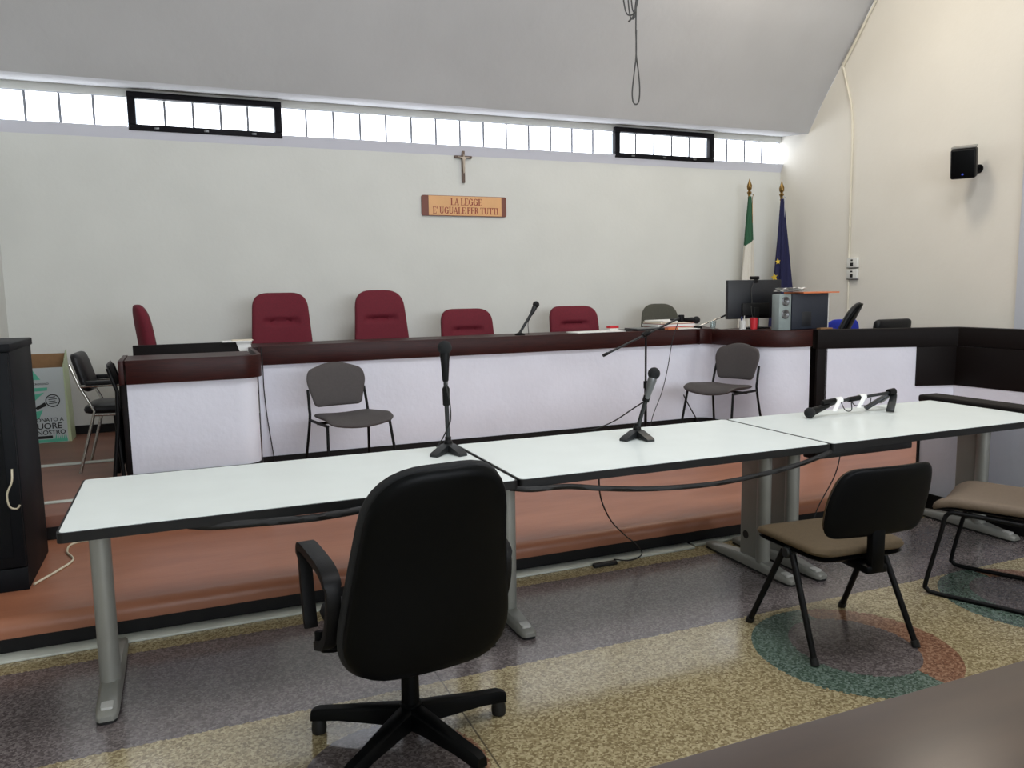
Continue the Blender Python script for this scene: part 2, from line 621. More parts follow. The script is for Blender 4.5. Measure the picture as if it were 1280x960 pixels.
# clerestory band of frosted panes: module 0.2506 m
mod = 0.2506
bx0 = -1.075
edges = [bx0 - mod] + [bx0 + mod * k for k in range(32)]
win = None
groups = [('window_1', 0, 4), ('window_2', 4, 9), ('window_3', 9, 23), ('window_4', 23, 28), ('window_5', 28, 32)]
for wn, (nm, i0, i1) in enumerate(groups):
    dark = nm in ('window_2', 'window_4')
    xa, xb = edges[i0], edges[i1]
    if nm == 'window_5':
        xb = XR - 0.012
    fr = MB()
    if dark:
        fx0, fx1 = (-0.313, 0.955) if nm == 'window_2' else (4.425, 5.715)
        yo, yi = YW - 0.045, YW + 0.02
        z0, z1 = 2.874, 3.196
        wv = 0.052
        fr.box((fx0, yo, z0), (fx1, yi, z0 + wv)).box((fx0, yo, z1 - wv), (fx1, yi, z1)).box((fx0, yo, z0 + wv), (fx0 + wv + 0.01, yi, z1 - wv)).box((fx1 - wv - 0.01, yo, z0 + wv), (fx1, yi, z1 - wv))
        w_ = struct(nm, fr, FRAMEK, bevel=0.006, label='dark framed opening window of the strip')
        for k in range(3):
            hx = fx0 + 0.2 + k * 0.4
            MB().box((hx, yo - 0.012, z0 + 0.015), (hx + 0.04, yo, z0 + 0.032)).build('latch', STEEL, w_, bevel=0.003)
        xa, xb = fx0 + wv + 0.01, fx1 - wv - 0.01
        zz0, zz1 = z0 + wv, z1 - wv
        nn = 5
        xs = [xa + (xb - xa) * k / nn for k in range(nn + 1)]
    else:
        fr.box((xa, YW + 0.01, WZ0), (xb, YW + 0.05, WZ0 + 0.008)).box((xa, YW + 0.01, WZ1 - 0.008), (xb, YW + 0.05, WZ1))
        w_ = struct(nm, fr, MULL, label='fixed run of frosted panes under the vault')
        xs = edges[i0:i1] + [xb]
        if nm == 'window_1':
            xs[-1] = -0.31
        if nm == 'window_3':
            xs[0] = 0.945
            xs[-1] = 4.43
        if nm == 'window_5':
            xs[0] = 5.70
        zz0, zz1 = WZ0 + 0.008, WZ1 - 0.008
    for k in range(len(xs) - 1):
        MB().box((xs[k] + 0.010, YW + 0.03, zz0), (xs[k + 1] - 0.010, YW + 0.042, zz1)).build('pane', PANE, w_)
    for k in range(1, len(xs) - 1):
        MB().box((xs[k] - 0.010, YW + 0.022, zz0), (xs[k] + 0.010, YW + 0.05, zz1)).build('mullion', MULLB, w_)
# band under the panes; its slant is added so it shades darker
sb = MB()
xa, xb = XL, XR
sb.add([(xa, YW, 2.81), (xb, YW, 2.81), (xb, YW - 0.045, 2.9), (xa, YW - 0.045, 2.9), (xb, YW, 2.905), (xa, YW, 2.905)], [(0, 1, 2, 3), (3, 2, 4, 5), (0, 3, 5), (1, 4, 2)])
struct('trim_1', sb, LAVBAND, smooth=0, label='pale band under the strip window, slanted to fall in shade')
# platforms
pl = MB()
ed = [(3.74, 0.0), (3.74, 0.075)]
struct('baseboard_stage', MB().box((XL, 3.715, 0), (4.44, 3.735, 0.078)), SKIRT, label='black skirting under the lower platform edge')
nose = [(3.735, 0.078), (3.69, 0.078)] + [(3.69 + 0.05 * (1 - math.cos(a)), 0.105 + 0.05 * math.sin(a)) for a in [k * PI / 2 / 6 for k in range(7)]] + [(4.2, Z1), (7.6, Z1), (7.6, 0.001), (3.735, 0.001)]
n = len(nose)
vs_ = [(XL, y, z) for y, z in nose] + [(4.44, y, z) for y, z in nose]
struct('floor_lower_platform', MB().add(vs_, [tuple(range(n)), tuple(range(2 * n - 1, n - 1, -1))] + [(i, (i + 1) % n, n + (i + 1) % n, n + i) for i in range(n)]), STAGE, smooth=40, label='brown linoleum platform with rounded front edge')
struct('floor_side_platform', MB().box((4.441, 3.78, 0.001), (XR, 7.6, Z1 - 0.0005)), STAGE, label='brown linoleum platform beyond the low white parapet')


def plat(name, poly, mt, lab):
    return struct(name, MB().prism(poly, Z1 + 0.001, Z2), mt, bevel=0.02, label=lab)


plat('floor_upper_platform', [(XL, 4.87), (0.44, 4.87), (0.44, 6.40), (4.72, 6.40), (4.88, 5.62), (5.3, 5.50), (XR, 5.50), (XR, YW), (XL, YW)], STAGE2, 'darker brown upper platform carrying the bench and chairs')
struct('baseboard_step', MB().box((XL, 4.858, Z1 + 0.002), (0.44, 4.868, 0.225)), SKIRT, label='black skirting of the upper platform step')
struct('baseboard_back', MB().box((XL, YW - 0.015, Z2), (XR, YW - 0.001, Z2 + 0.075)), SKIRT, label='black skirting along the back wall')
struct('trim_2', MB().box((XL, 5.14, Z2), (-0.42, 5.19, Z2 + 0.008)), DUCT, bevel=0.003, label='pale metal strip near the upper platform edge')
struct('trim_3', MB().box((XL, 6.28, Z2), (-0.36, 6.335, Z2 + 0.012)), DUCT, bevel=0.004, label='pale strip across the upper platform behind the left desk')
# pilaster at the frame edge of the right wall
struct('trim_4', MB().box((XR - 0.03, 4.35, 0), (XR + 0.01, 4.68, 3.6)), MULL, label='grey pilaster on the cream side wall')

# ------------------------------------------------------------------ benches
ZT = 1.08


def arcpts(cx, cy, r, a0, a1, n=8):
    return [(cx + r * math.cos(math.radians(a0 + (a1 - a0) * k / n)), cy + r * math.sin(math.radians(a0 + (a1 - a0) * k / n))) for k in range(n + 1)]


def bench(name, label, path, zb, back_poly, ledge=0.03, band_z=0.935, skirt=True, base2=None):
    t = thing(name, label, 'bench', (path[0][0], path[0][1], zb))
    off = Vector((-path[0][0], -path[0][1], -zb))

    def sh(mb):
        mb.v = [tuple(Vector(v) + off) for v in mb.v]
        return mb
    sh(MB().strip(path, 0.06, zb, band_z + 0.02)).build('front_panel', BWHITE, t, 40)
    # fascia stands proud of the panel on the public side
    sh(MB().strip(fascia(path, -ledge), 0.028, band_z, ZT)).build('fascia', WOOD, t, 40, bevel=0.005)
    if skirt:
        sh(MB().strip(fascia(path, -0.012), 0.011, zb, zb + 0.07)).build('baseboard', SKIRT, t, 40)
    sh(MB().prism(back_poly, ZT - 0.035, ZT - 0.004)).build('desk_top', WOOD, t, 0, bevel=0.004)
    return t


def fascia(path, d):
    P = [Vector(p) for p in path]
    out = []
    for i, p in enumerate(P):
        a = (P[i] - P[i - 1]).normalized() if i else None
        c = (P[i + 1] - P[i]).normalized() if i < len(P) - 1 else None
        na = Vector((-a.y, a.x)) if a else Vector((-c.y, c.x))
        nc = Vector((-c.y, c.x)) if c else na
        h = (na + nc).normalized()
        q = p + h * d / max(0.3, h.dot(na))
        out.append((q.x, q.y))
    return out


main_path = [(0.52, 6.28), (2.0, 6.28), (3.5, 6.28), (4.50, 6.28)] + arcpts(4.50, 6.14, 0.14, 90, 12, 6)
jb = bench('judges_bench', 'long white judges bench with mahogany fascia across the room', main_path, Z1,
           [(0.49, 6.27), (4.6, 6.27), (4.72, 6.2), (4.9, 6.70), (0.49, 6.70)])
for lx in (1.2, 2.95, 3.95):
    MB().box((lx - 0.52, 0.10, Z2 - Z1), (lx - 0.48, 0.50, ZT - 0.035 - Z1)).build('support', WOODD, jb, bevel=0.003)
rw_path = [(4.637, 6.168), (4.66, 5.95), (4.71, 5.75)] + [(4.75, 5.64), (4.82, 5.55), (4.92, 5.495), (5.05, 5.47)] + [(5.10, 5.467), (5.15, 5.465)]
rb = bench('clerk_bench', 'curved white desk wing with mahogany fascia carrying computer tower and monitor', rw_path, Z1,
           [(4.67, 6.12), (4.73, 5.76), (4.85, 5.57), (5.05, 5.49), (5.14, 5.487), (5.22, 5.53), (5.52, 5.53), (5.52, 6.0), (5.36, 6.19), (4.9, 6.19)])
MB().box((5.46 - 4.637, 5.6 - 6.168, Z2 - Z1), (5.50 - 4.637, 5.98 - 6.168, ZT - 0.035 - Z1)).build('support', WOODD, rb, bevel=0.003)
lw_path = [(-0.335, 5.42), (0.0, 5.42), (0.30, 5.42)] + arcpts(0.33, 5.54, 0.12, -90, 0, 8) + [(0.45, 6.235)]
lb = bench('witness_desk', 'short white desk wing with rounded mahogany fascia beside the armchair', lw_path, Z2, [(-0.345, 5.45), (0.32, 5.45), (0.42, 5.55), (0.42, 5.88), (-0.345, 5.88)], band_z=0.93)
ox = Vector((0.335, -5.42, -Z2))


def LB(mb):
    mb.v = [tuple(Vector(v) + ox) for v in mb.v]
    return mb


LB(MB().box((-0.375, 5.392, 0.93), (-0.345, 5.90, ZT))).build('end_fascia', WOOD, lb, bevel=0.004)
LB(MB().box((-0.37, 5.43, Z2), (-0.338, 5.87, 0.93))).build('end_panel', WOODD, lb, bevel=0.004)
MB().box((-0.33 - 0.52, -0.045, 0.95 - Z1), (0.46 - 0.52, -0.015, 1.122 - Z1)).build('side_board', WOODD, jb, bevel=0.004)
MB().box((-0.33 - 0.52, -0.012, ZT - 0.04 - Z1), (-0.028, 0.25, ZT - 0.008 - Z1)).build('side_top', WOOD, jb, bevel=0.004)
MB().box((-0.33 - 0.52, 0.17, Z2 - Z1), (-0.33 - 0.48, 0.25, ZT - 0.041 - Z1)).build('support', WOODD, jb, bevel=0.004)

# dock: dark timber box on the right
dk = thing('dock_enclosure', 'dark timber dock with white front panel and corner post', 'enclosure', (5.19, 5.42, Z1))
A, B, B2 = Vector((5.19, 5.42)), Vector((6.417, 5.015)), Vector((6.50, 3.80))
do = Vector((-5.19, -5.42, -Z1))


def DK(mb):
    mb.v = [tuple(Vector(v) + do) for v in mb.v]
    return mb


def al(t):
    q = A.lerp(B, t)
    return (q.x, q.y)


fd = (B - A).length
dn = (B - A).normalized()
DK(MB().strip([al(0), al(0.075)], 0.035, Z2, 0.92)).build('post', WOODD, dk, bevel=0.004)
DK(MB().strip([al(0.06), al(1.0)], 0.03, Z2 + 0.002, 0.92)).build('front_panel', BWHITE, dk)
DK(MB().strip([(al(0)[0] - 0.005, al(0)[1] - 0.005), (B.x - 0.0, B.y - 0.012), (B2.x - 0.012, B2.y)], 0.10, 0.912, ZT)).build('top_rail', WOODD, dk, bevel=0.005)
DK(MB().strip([(al(0.71)[0] - 0.006, al(0.71)[1] - 0.015), (B.x - 0.012, B.y - 0.015)], 0.02, 0.56, 0.912)).build('front_board', WOODD, dk, bevel=0.003)
DK(MB().strip([(B.x - 0.02, B.y + 0.03), (B2.x - 0.012, B2.y)], 0.02, 0.56, 0.912)).build('side_board', WOODD, dk, bevel=0.003)
DK(MB().strip([(B.x - 0.012, B.y + 0.004), (B2.x - 0.008, B2.y)], 0.04, Z1 + 0.002, 0.912)).build('side_panel', BWHITE, dk)

# low parapet beside the tables
pp = thing('low_parapet', 'low white parapet wall with dark rail beside the end table', 'parapet', (4.47, 2.4, 0))
MB().box((0, -1.6, 0), (0.12, 1.33, 0.70)).build('wall_body', BWHITE, pp, bevel=0.006)
MB().box((-0.012, -1.6, 0), (-0.001, 1.33, 0.105)).build('baseboard', SKIRT, pp)
MB().box((-0.02, -1.62, 0.702), (0.15, 1.345, 0.752)).build('rail', WOODD, pp, bevel=0.016, seg=3)
MB().box((-0.008, 1.33, 0), (0.12, 1.345, 0.70)).build('end_trim', SKIRT, pp)


# ------------------------------------------------------------------ tables
def make_table():
    t = thing('conference_table', 'x', 'table')
    o = round_poly([(0.005, 0.005), (1.595, 0.005), (1.595, 0.795), (0.005, 0.795)], 0.02, 4, 3)
    MB().prism(o, 0.712, 0.731).build('table_top', LAM, t, 30)
    o2 = round_poly([(-0.003, -0.003), (1.603, -0.003), (1.603, 0.803), (-0.003, 0.803)], 0.022, 4, 3)
    MB().prism(o2, 0.696, 0.7295).build('edge_band', EDGE, t, 30)
    MB().box((0.06, 0.33, 0.655), (1.54, 0.47, 0.695)).build('beam', EDGE, t, bevel=0.004)
    for sx_, in ((0.085,), (1.515,)):
        leg = MB()
        prof_ = round_poly([(sx_ - 0.022, 0.36), (sx_ + 0.022, 0.36), (sx_ + 0.022, 0.515), (sx_ - 0.022, 0.515)], 0.015, 4, 3)
        leg.prism(prof_, 0.05, 0.695)
        lg = leg.build('leg', LEGM, t, 30)
        MB().tube([(sx_, 0.355, 0.05), (sx_, 0.355, 0.695)], 0.036, 16).build('column', LEGM, lg, 40)
        for sd in (-1, 1):
            MB().lathe([(0.022, -0.001), (0.022, 0.001)], 16, Matrix.Translation((sx_ + sd * 0.0225, 0.465, 0.17)) @ Matrix.Rotation(PI / 2, 4, 'Y')).build('cable_hole', RUB, lg)
        # foot: long bar that slopes to both tips
        secs = []
        for y, w, h in ((0.115, 0.022, 0.030), (0.13, 0.034, 0.036), (0.18, 0.038, 0.042), (0.30, 0.038, 0.058), (0.42, 0.038, 0.064), (0.56, 0.038, 0.058), (0.74, 0.036, 0.040), (0.795, 0.032, 0.034), (0.81, 0.020, 0.028)):
            secs.append([(sx_ - w, y, 0.012), (sx_ + w, y, 0.012), (sx_ + w, y, h * 0.7), (sx_ + w * 0.7, y, h), (sx_ - w * 0.7, y, h), (sx_ - w, y, h * 0.7)])
        fm = MB()
        k = len(secs)
        fm.add([p for s_ in secs for p in s_], [(i * 6 + j, i * 6 + (j + 1) % 6, (i + 1) * 6 + (j + 1) % 6, (i + 1) * 6 + j) for i in range(k - 1) for j in range(6)] + [tuple(range(6)), tuple((k - 1) * 6 + j for j in range(5, -1, -1))])
        ft = fm.build('foot', LEGM, t, 50)
        MB().prism(round_poly([(sx_ - 0.034, 0.118), (sx_ + 0.034, 0.118), (sx_ + 0.034, 0.806), (sx_ - 0.034, 0.806)], 0.03, 4, 3), 0.0, 0.0125).build('glide', RUB, ft, 30)
        MB().prism(round_poly([(sx_ - 0.02, 0.15), (sx_ + 0.02, 0.15), (sx_ + 0.02, 0.20), (sx_ - 0.02, 0.20)], 0.008, 3, 3), 0.036, 0.0475).build('foot_cap', LEGC, ft, 30)
    return t


t0 = make_table()
tabs = [t0, copy_tree(t0), copy_tree(t0)]
for o, (x, y, a), lab in zip(tabs, ((-0.408, 2.824, -0.0001), (1.205, 2.826, -0.0002), (2.815, 2.822, -0.0002)),
                             ('white topped table reaching towards the black rack', 'white topped table between two others with upright silver microphone', 'white topped table beside the parapet with toppled microphone stand')):
    o.location = (x, y, 0)
    o.rotation_euler.z = a
    o['label'] = lab
tr = MB().box((-0.07, 0.035, 0.652), (0.56, 0.12, 0.694)).build('cable_tray', EDGE, tabs[2], bevel=0.006)


# ------------------------------------------------------------------ chairs
def star_base(t, R, angs, zc, mt, caster=True):
    MB().lathe([(0.032, 0.055), (0.036, 0.08), (0.036, 0.13), (0.03, 0.135), (0.029, 0.26), (0.024, 0.262), (0.021, zc)], 16).build('gas_column', mt, t, 40)
    for a in angs:
        c, s_ = math.cos(a), math.sin(a)
        M = Matrix(((c, -s_, 0, 0), (s_, c, 0, 0), (0, 0, 1, 0), (0, 0, 0, 1)))
        secs = ((0.02, 0.035, 0.06, 0.125), (0.10, 0.030, 0.062, 0.118), (R * 0.7, 0.026, 0.062, 0.100), (R * 0.93, 0.025, 0.055, 0.092), (R, 0.02, 0.05, 0.082))
        v, f = [], []
        for x, w, z0, z1 in secs:
            v += [M @ Vector(q) for q in ((x, -w, z0), (x, w, z0), (x, w * 0.9, z1 - 0.008), (x, w * 0.6, z1), (x, -w * 0.6, z1), (x, -w * 0.9, z1 - 0.008))]
        k = len(secs)
        f = [(i * 6 + j, i * 6 + (j + 1) % 6, (i + 1) * 6 + (j + 1) % 6, (i + 1) * 6 + j) for i in range(k - 1) for j in range(6)] + [tuple(range(6)), tuple((k - 1) * 6 + j for j in range(5, -1, -1))]
        lg = MB().add(v, f).build('leg', mt, t, 40)
        if caster:
            MB().lathe([(0.014, 0.0), (0.024, 0.004), (0.026, 0.02), (0.022, 0.055)], 12, Matrix.Translation((c * (R - 0.022), s_ * (R - 0.022), 0))).build('glide', RUB, lg, 50)


def office_chair(name, label, loc, rz, seat_m, back_m, shell_m, wb, wt, z0, z1, lean, arms=True, crease=None, seat_z=0.46, th=0.075, group=None, R=0.32, angs=None, rtop=0.12, rbot=0.1, bulge=0.05, back_y=-0.2, shell=True, seat_w=0.48, bracket=True, arm_dz=0.0):
    """chair whose sitter would look along local +Y"""
    t = thing(name, label, 'chair', loc, rz, group)
    h = z1 - z0

    def dback(u, v, w):
        k = v / h
        y = back_y - lean * (k ** 1.15) + 0.06 * (2 * u / wb) ** 2 * 0.9 - bulge * (4 * (k - 0.45) ** 2 - 0.4) * 0.4
        if crease is not None:
            kk = math.exp(-((v - crease) / 0.02) ** 2) * max(0, 1 - (abs(u) / (wb * 0.30)) ** 4)
            if w > 0:
                y -= 0.04 * kk
        return (u, y + w, z0 + v)
    ol = round_poly([(-wb / 2, 0), (wb / 2, 0), (wt / 2, h), (-wt / 2, h)], [rbot, rbot, rtop, rtop], 8, 0.035)
    MB().cushion(ol, th, dback, rings=26 if crease is not None else 10, p=3.2).build('backrest', back_m, t, 60)
    if shell:
        o2 = [(u * 0.97, v * 0.97 + h * 0.015) for u, v in ol]
        MB().cushion(o2, 0.05, lambda u, v, w: tuple(Vector(dback(u, v, -0.001)) + Vector((0, w - th * 0.36, 0))), rings=8, p=4).build('back_shell', shell_m, t, 60)
    so = round_poly([(-seat_w / 2 * 0.92, -0.22), (seat_w / 2 * 0.92, -0.22), (seat_w / 2, 0.25), (-seat_w / 2, 0.25)], [0.08, 0.08, 0.1, 0.1], 6, 0.05)
    MB().cushion(so, 0.085, lambda u, v, w: (u, v, seat_z - 0.04 + w - 0.9 * max(0, v - 0.12) ** 2), rings=8, p=3.5).build('seat', seat_m, t, 60)
    o3 = [(u * 0.9, v * 0.9) for u, v in so]
    MB().cushion(o3, 0.05, lambda u, v, w: (u, v, seat_z - 0.085 + w), rings=6, p=4).build('seat_pan', shell_m, t, 60)
    if bracket:
        MB().tube(bez([(0, -0.02, seat_z - 0.11), (0, back_y - 0.04, seat_z - 0.10), (0, back_y - 0.055, seat_z - 0.02), (0, back_y - 0.065 - lean * 0.2, z0 + 0.25 * h)], 5), 0.022, 8).build('back_bracket', shell_m, t, 50)
    MB().box((-0.09, -0.1, seat_z - 0.14), (0.09, 0.1, seat_z - 0.105)).build('mechanism', shell_m, t, bevel=0.01)
    star_base(t, R, angs or [PI / 2 + 0.3 + k * 2 * PI / 5 for k in range(5)], seat_z - 0.12, shell_m)
    if arms:
        for s_ in (-1, 1):
            x = s_ * (seat_w / 2 + 0.035)
            az = seat_z + 0.21 + arm_dz
            path = bez([(s_ * 0.14, 0.02, seat_z - 0.10), (x * 0.96, 0.02, seat_z - 0.095), (x, 0.03, seat_z - 0.04)], 4)
            MB().tube(path, 0.016, 8).build('arm_bracket', shell_m, t, 50)
            loop = [(x, 0.14, seat_z - 0.07), (x, 0.165, seat_z + 0.05), (x, 0.18, az - 0.02), (x, 0.15, az + 0.012), (x, 0.02, az + 0.012), (x, -0.10, az), (x, -0.145, az - 0.04), (x, -0.13, az - 0.14), (x, -0.07, seat_z - 0.04), (x, 0.03, seat_z - 0.085)]
            pts = bez(loop, 5)
            v, f = [], []
            nP = len(pts)
            for i, p in enumerate(pts):
                d = (pts[min(i + 1, nP - 1)] - pts[max(i - 1, 0)]).normalized()
                nn_ = Vector((1, 0, 0)).cross(d).normalized()
                wide = 0.026 if p.z > az - 0.03 else 0.02
                for a_, b_ in ((-wide, -0.014), (wide, -0.014), (wide, 0.014), (-wide, 0.014)):
                    v.append(p + Vector((a_, 0, 0)) + nn_ * b_)
            for i in range(nP - 1):
                f += [(i * 4 + j, i * 4 + (j + 1) % 4, i * 4 + 4 + (j + 1) % 4, i * 4 + 4 + j) for j in range(4)]
            f += [(0, 1, 2, 3), (nP * 4 - 1, nP * 4 - 2, nP * 4 - 3, nP * 4 - 4)]
            MB().add(v, f).build('armrest', BLK, t, 40, bevel=0.005)
    return t


# near swivel chair, back to the camera
office_chair('swivel_chair', 'black swivel armchair seen from behind before the white tables', (0.625, 2.42, 0), 0.10, BFAB, BFAB, BLKG, 0.60, 0.42, 0.325, 1.0, 0.13, arms=True, bracket=False, arm_dz=-0.02, seat_z=0.47, th=0.09, R=0.345, angs=[math.radians(a) for a in (-1, 71, 143, 215, 287)], rtop=0.16, rbot=0.18, back_y=-0.18, seat_w=0.495)

# judges' chairs
G = 'crimson chairs behind the judges bench'
office_chair('judge_chair', 'tall crimson chair nearest the mahogany witness desk, facing the room', (0.81, 6.98, Z2), PI, RED, RED, BLK, 0.555, 0.46, 0.44, 1.19, 0.06, arms=True, crease=0.50, rtop=0.13, group=G, back_y=-0.22, shell=False, th=0.11)
office_chair('judge_chair', 'tall crimson chair between another tall one and a low one', (1.705, 6.98, Z2), PI + 0.05, RED, RED, BLK, 0.555, 0.44, 0.44, 1.20, 0.06, arms=True, crease=0.50, rtop=0.15, group=G, back_y=-0.22, shell=False, th=0.11)
office_chair('judge_chair', 'low crimson chair just beside the tall ones, under the wall sign', (2.53, 6.98, Z2), PI, RED, RED, BLK, 0.56, 0.51, 0.40, 1.01, 0.05, arms=True, crease=0.41, rtop=0.13, group=G, back_y=-0.22, shell=False, th=0.11)
office_chair('judge_chair', 'low crimson chair between the bench microphone and the grey-green chair', (3.68, 6.98, Z2), PI, RED, RED, BLK, 0.58, 0.53, 0.40, 1.01, 0.05, arms=True, crease=0.43, rtop=0.13, group=G, back_y=-0.22, shell=False, th=0.11)
office_chair('judge_chair', 'crimson chair turned sideways behind the witness desk', (-0.05, 6.88, Z2), -PI / 2 + 0.02, RED, RED, BLK, 0.50, 0.42, 0.44, 1.115, 0.05, arms=True, crease=0.46, rtop=0.13, group=G, back_y=-0.2, shell=False, th=0.11)
office_chair('office_chair', 'grey-green chair behind the paper pile on the bench', (4.63, 6.98, Z2), PI - 0.35, GREEN, GREEN, BLK, 0.50, 0.36, 0.42, 1.01, 0.10, arms=False, rtop=0.14, back_y=-0.2)
office_chair('office_chair', 'dark swivel chair seen edge-on beside the computer tower', (5.83, 6.15, Z2), 0.785, LEATH, LEATH, BLKG, 0.44, 0.36, 0.46, 1.01, 0.20, arms=False, rtop=0.13, back_y=-0.2)


def tube_path(t, pts, r, name, mt):
    return MB().tube(pts, r, 8).build(name, mt, t, 50)


# blue chair and black leather chair beyond the dock
def shell_chair(name, label, loc, rz, m_, w, z1, seat_z=0.44, back_h=0.34):
    t = thing(name, label, 'chair', loc, rz)
    ol = round_poly([(-w / 2, 0), (w / 2, 0), (w / 2 * 0.92, back_h), (-w / 2 * 0.92, back_h)], [0.05, 0.05, 0.13, 0.13], 8, 0.05)
    MB().cushion(ol, 0.05, lambda u, v, q: (u, -0.23 - v * 0.15 + q + 0.25 * u * u, z1 - back_h + v), rings=8, p=3).build('backrest', m_, t, 60)
    so = round_poly([(-w / 2, -0.22), (w / 2, -0.22), (w / 2, 0.22), (-w / 2, 0.22)], 0.07, 5, 0.08)
    MB().cushion(so, 0.06, lambda u, v, q: (u, v, seat_z - 0.03 + q), rings=6, p=3).build('seat', m_, t, 60)
    for s_ in (-1, 1):
        tube_path(t, [(s_ * (w / 2 - 0.02), 0.2, 0), (s_ * (w / 2 - 0.03), 0.18, seat_z - 0.05)], 0.011, 'leg', BLK)
        tube_path(t, [(s_ * (w / 2 - 0.02), -0.27, 0), (s_ * (w / 2 - 0.03), -0.23, seat_z - 0.03), (s_ * (w / 2 - 0.04), -0.25, z1 - back_h + 0.12)], 0.011, 'leg', BLK)
    return t


shell_chair('blue_chair', 'bright blue chair behind the dark edge-on swivel chair', (6.40, 6.60, Z2), 0.0, BLUE, 0.50, 0.825)
lc = thing('leather_chair', 'black leather chair just behind the dock rail', 'chair', (6.11, 5.70, Z2), 0.05)
ol = round_poly([(-0.23, 0), (0.23, 0), (0.235, 0.40), (-0.235, 0.40)], 0.05, 5, 0.05)
MB().cushion(ol, 0.08, lambda u, v, q: (u, -0.2 - v * 0.12 + q, 0.46 + v), rings=8, p=4).build('backrest', LEATH, lc, 60)
MB().cushion(round_poly([(-0.23, -0.20), (0.23, -0.20), (0.24, 0.2), (-0.24, 0.2)], 0.05, 5, 0.05), 0.08, lambda u, v, q: (u, v, 0.42 + q), rings=6, p=4).build('seat', LEATH, lc, 60)
for sx_ in (-0.2, 0.2):
    for sy in (-0.18, 0.18):
        tube_path(lc, [(sx_, sy, 0), (sx_, sy, 0.39)], 0.012, 'leg', CHROME)


# grey visitor chairs in front of the bench
def visitor(label, loc, rz):
    t = thing('visitor_chair', label, 'chair', loc, rz, 'grey visitor chairs before the bench')
    ol = round_poly([(-0.175, 0), (0.175, 0), (0.225, 0.19), (0.205, 0.265), (0, 0.33), (-0.205, 0.265), (-0.225, 0.19)], [0.035, 0.035, 0.08, 0.08, 0.3, 0.08, 0.08], 6, 0.04)
    MB().cushion(ol, 0.035, lambda u, v, q: (u, -0.235 - v * 0.22 + q + 0.5 * u * u, 0.505 + v), rings=8, p=3).build('backrest', GFAB, t, 60)
    so = round_poly([(-0.205, -0.20), (0.205, -0.20), (0.245, 0.15), (0.235, 0.24), (-0.235, 0.24), (-0.245, 0.15)], [0.06, 0.06, 0.1, 0.06, 0.06, 0.1], 6, 0.05)
    MB().cushion(so, 0.05, lambda u, v, q: (u, v, 0.445 + q + 0.9 * u * u * (0.5 + v) - 1.6 * max(0, v - 0.1) ** 2), rings=8, p=3).build('seat', GFAB, t, 60)
    for s_ in (-1, 1):
        tube_path(t, [(s_ * 0.255, 0.25, 0), (s_ * 0.225, 0.165, 0.435)], 0.0105, 'leg', BLK)
        tube_path(t, bez([(s_ * 0.25, -0.30, 0), (s_ * 0.222, -0.22, 0.40), (s_ * 0.218, -0.225, 0.50), (s_ * 0.212, -0.26, 0.63)], 5), 0.0105, 'leg', BLK)
        tube_path(t, [(s_ * 0.224, 0.17, 0.425), (s_ * 0.222, -0.21, 0.42)], 0.0105, 'seat_rail', BLK)
    tube_path(t, [(-0.224, -0.05, 0.415), (0.224, -0.05, 0.415)], 0.009, 'cross_rail', BLK)
    return t


visitor('grey padded visitor chair standing alone before the long white bench face', (1.06, 5.53, Z1), PI + 0.17)
visitor('grey padded visitor chair in the corner by the curved desk wing', (4.29, 5.60, Z1), PI - 1.22)

# black and brown chair on A-frame legs
ac = thing('side_chair', 'black backed side chair with brown seat and splayed black legs', 'chair', (2.475, 2.465, 0), -0.09)
ol = round_poly([(-0.235, 0), (0.235, 0), (0.24, 0.2), (0.215, 0.29), (-0.195, 0.29), (-0.24, 0.16)], [0.07, 0.07, 0.1, 0.05, 0.07, 0.1], 6, 0.04)
MB().cushion(ol, 0.04, lambda u, v, q: (u, -0.24 - v * 0.22 + q + 0.45 * u * u, 0.505 + v), rings=9, p=3.5).build('backrest', BLKG, ac, 60)
MB().cushion([(u * 0.95, v * 0.95 + 0.007) for u, v in ol], 0.04, lambda u, v, q: (u, -0.215 - v * 0.22 + q + 0.45 * u * u, 0.505 + v), rings=7, p=3.5).build('back_pad', BROWN, ac, 60)
so = round_poly([(-0.22, -0.20), (0.22, -0.20), (0.24, 0.22), (-0.24, 0.22)], [0.08, 0.08, 0.05, 0.05], 6, 0.05)
MB().cushion(so, 0.055, lambda u, v, q: (u, v, 0.43 + q - 0.7 * max(0, v - 0.12) ** 2 + 0.12 * (v < -0.1) * (v + 0.1) ** 2), rings=8, p=3).build('seat', BROWN, ac, 60)
MB().cushion([(u * 0.97, v * 0.97) for u, v in so], 0.03, lambda u, v, q: (u, v, 0.402 + q), rings=5, p=4).build('seat_pan', BLKG, ac, 60)
MB().box((-0.032, -0.262, 0.36), (0.032, -0.225, 0.60)).build('back_bracket', BLKG, ac, bevel=0.01)
MB().box((-0.05, -0.26, 0.355), (0.05, -0.08, 0.39)).build('bracket_foot', BLKG, ac, bevel=0.01)
for s_ in (-1, 1):
    for sy in (-1, 1):
        lg = MB().tube([(s_ * 0.247, sy * 0.222, 0.0), (s_ * 0.22, sy * 0.03, 0.385)], [0.0125, 0.0135], 10).build('leg', BLK, ac, 50)
        MB().tube([(s_ * 0.247, sy * 0.222, 0.0), (s_ * 0.2455, sy * 0.21, 0.024)], 0.017, 10).build('foot_cap', RUB, lg, 50)
    MB().lathe([(0.02, -0.014), (0.024, -0.01), (0.024, 0.01), (0.02, 0.014)], 12, Matrix.Translation((s_ * 0.222, 0, 0.385)) @ Matrix.Rotation(PI / 2, 4, 'Y')).build('pivot', GUNM, ac, 40)
tube_path(ac, [(-0.22, 0, 0.386), (0.22, 0, 0.386)], 0.011, 'cross_rail', BLK)

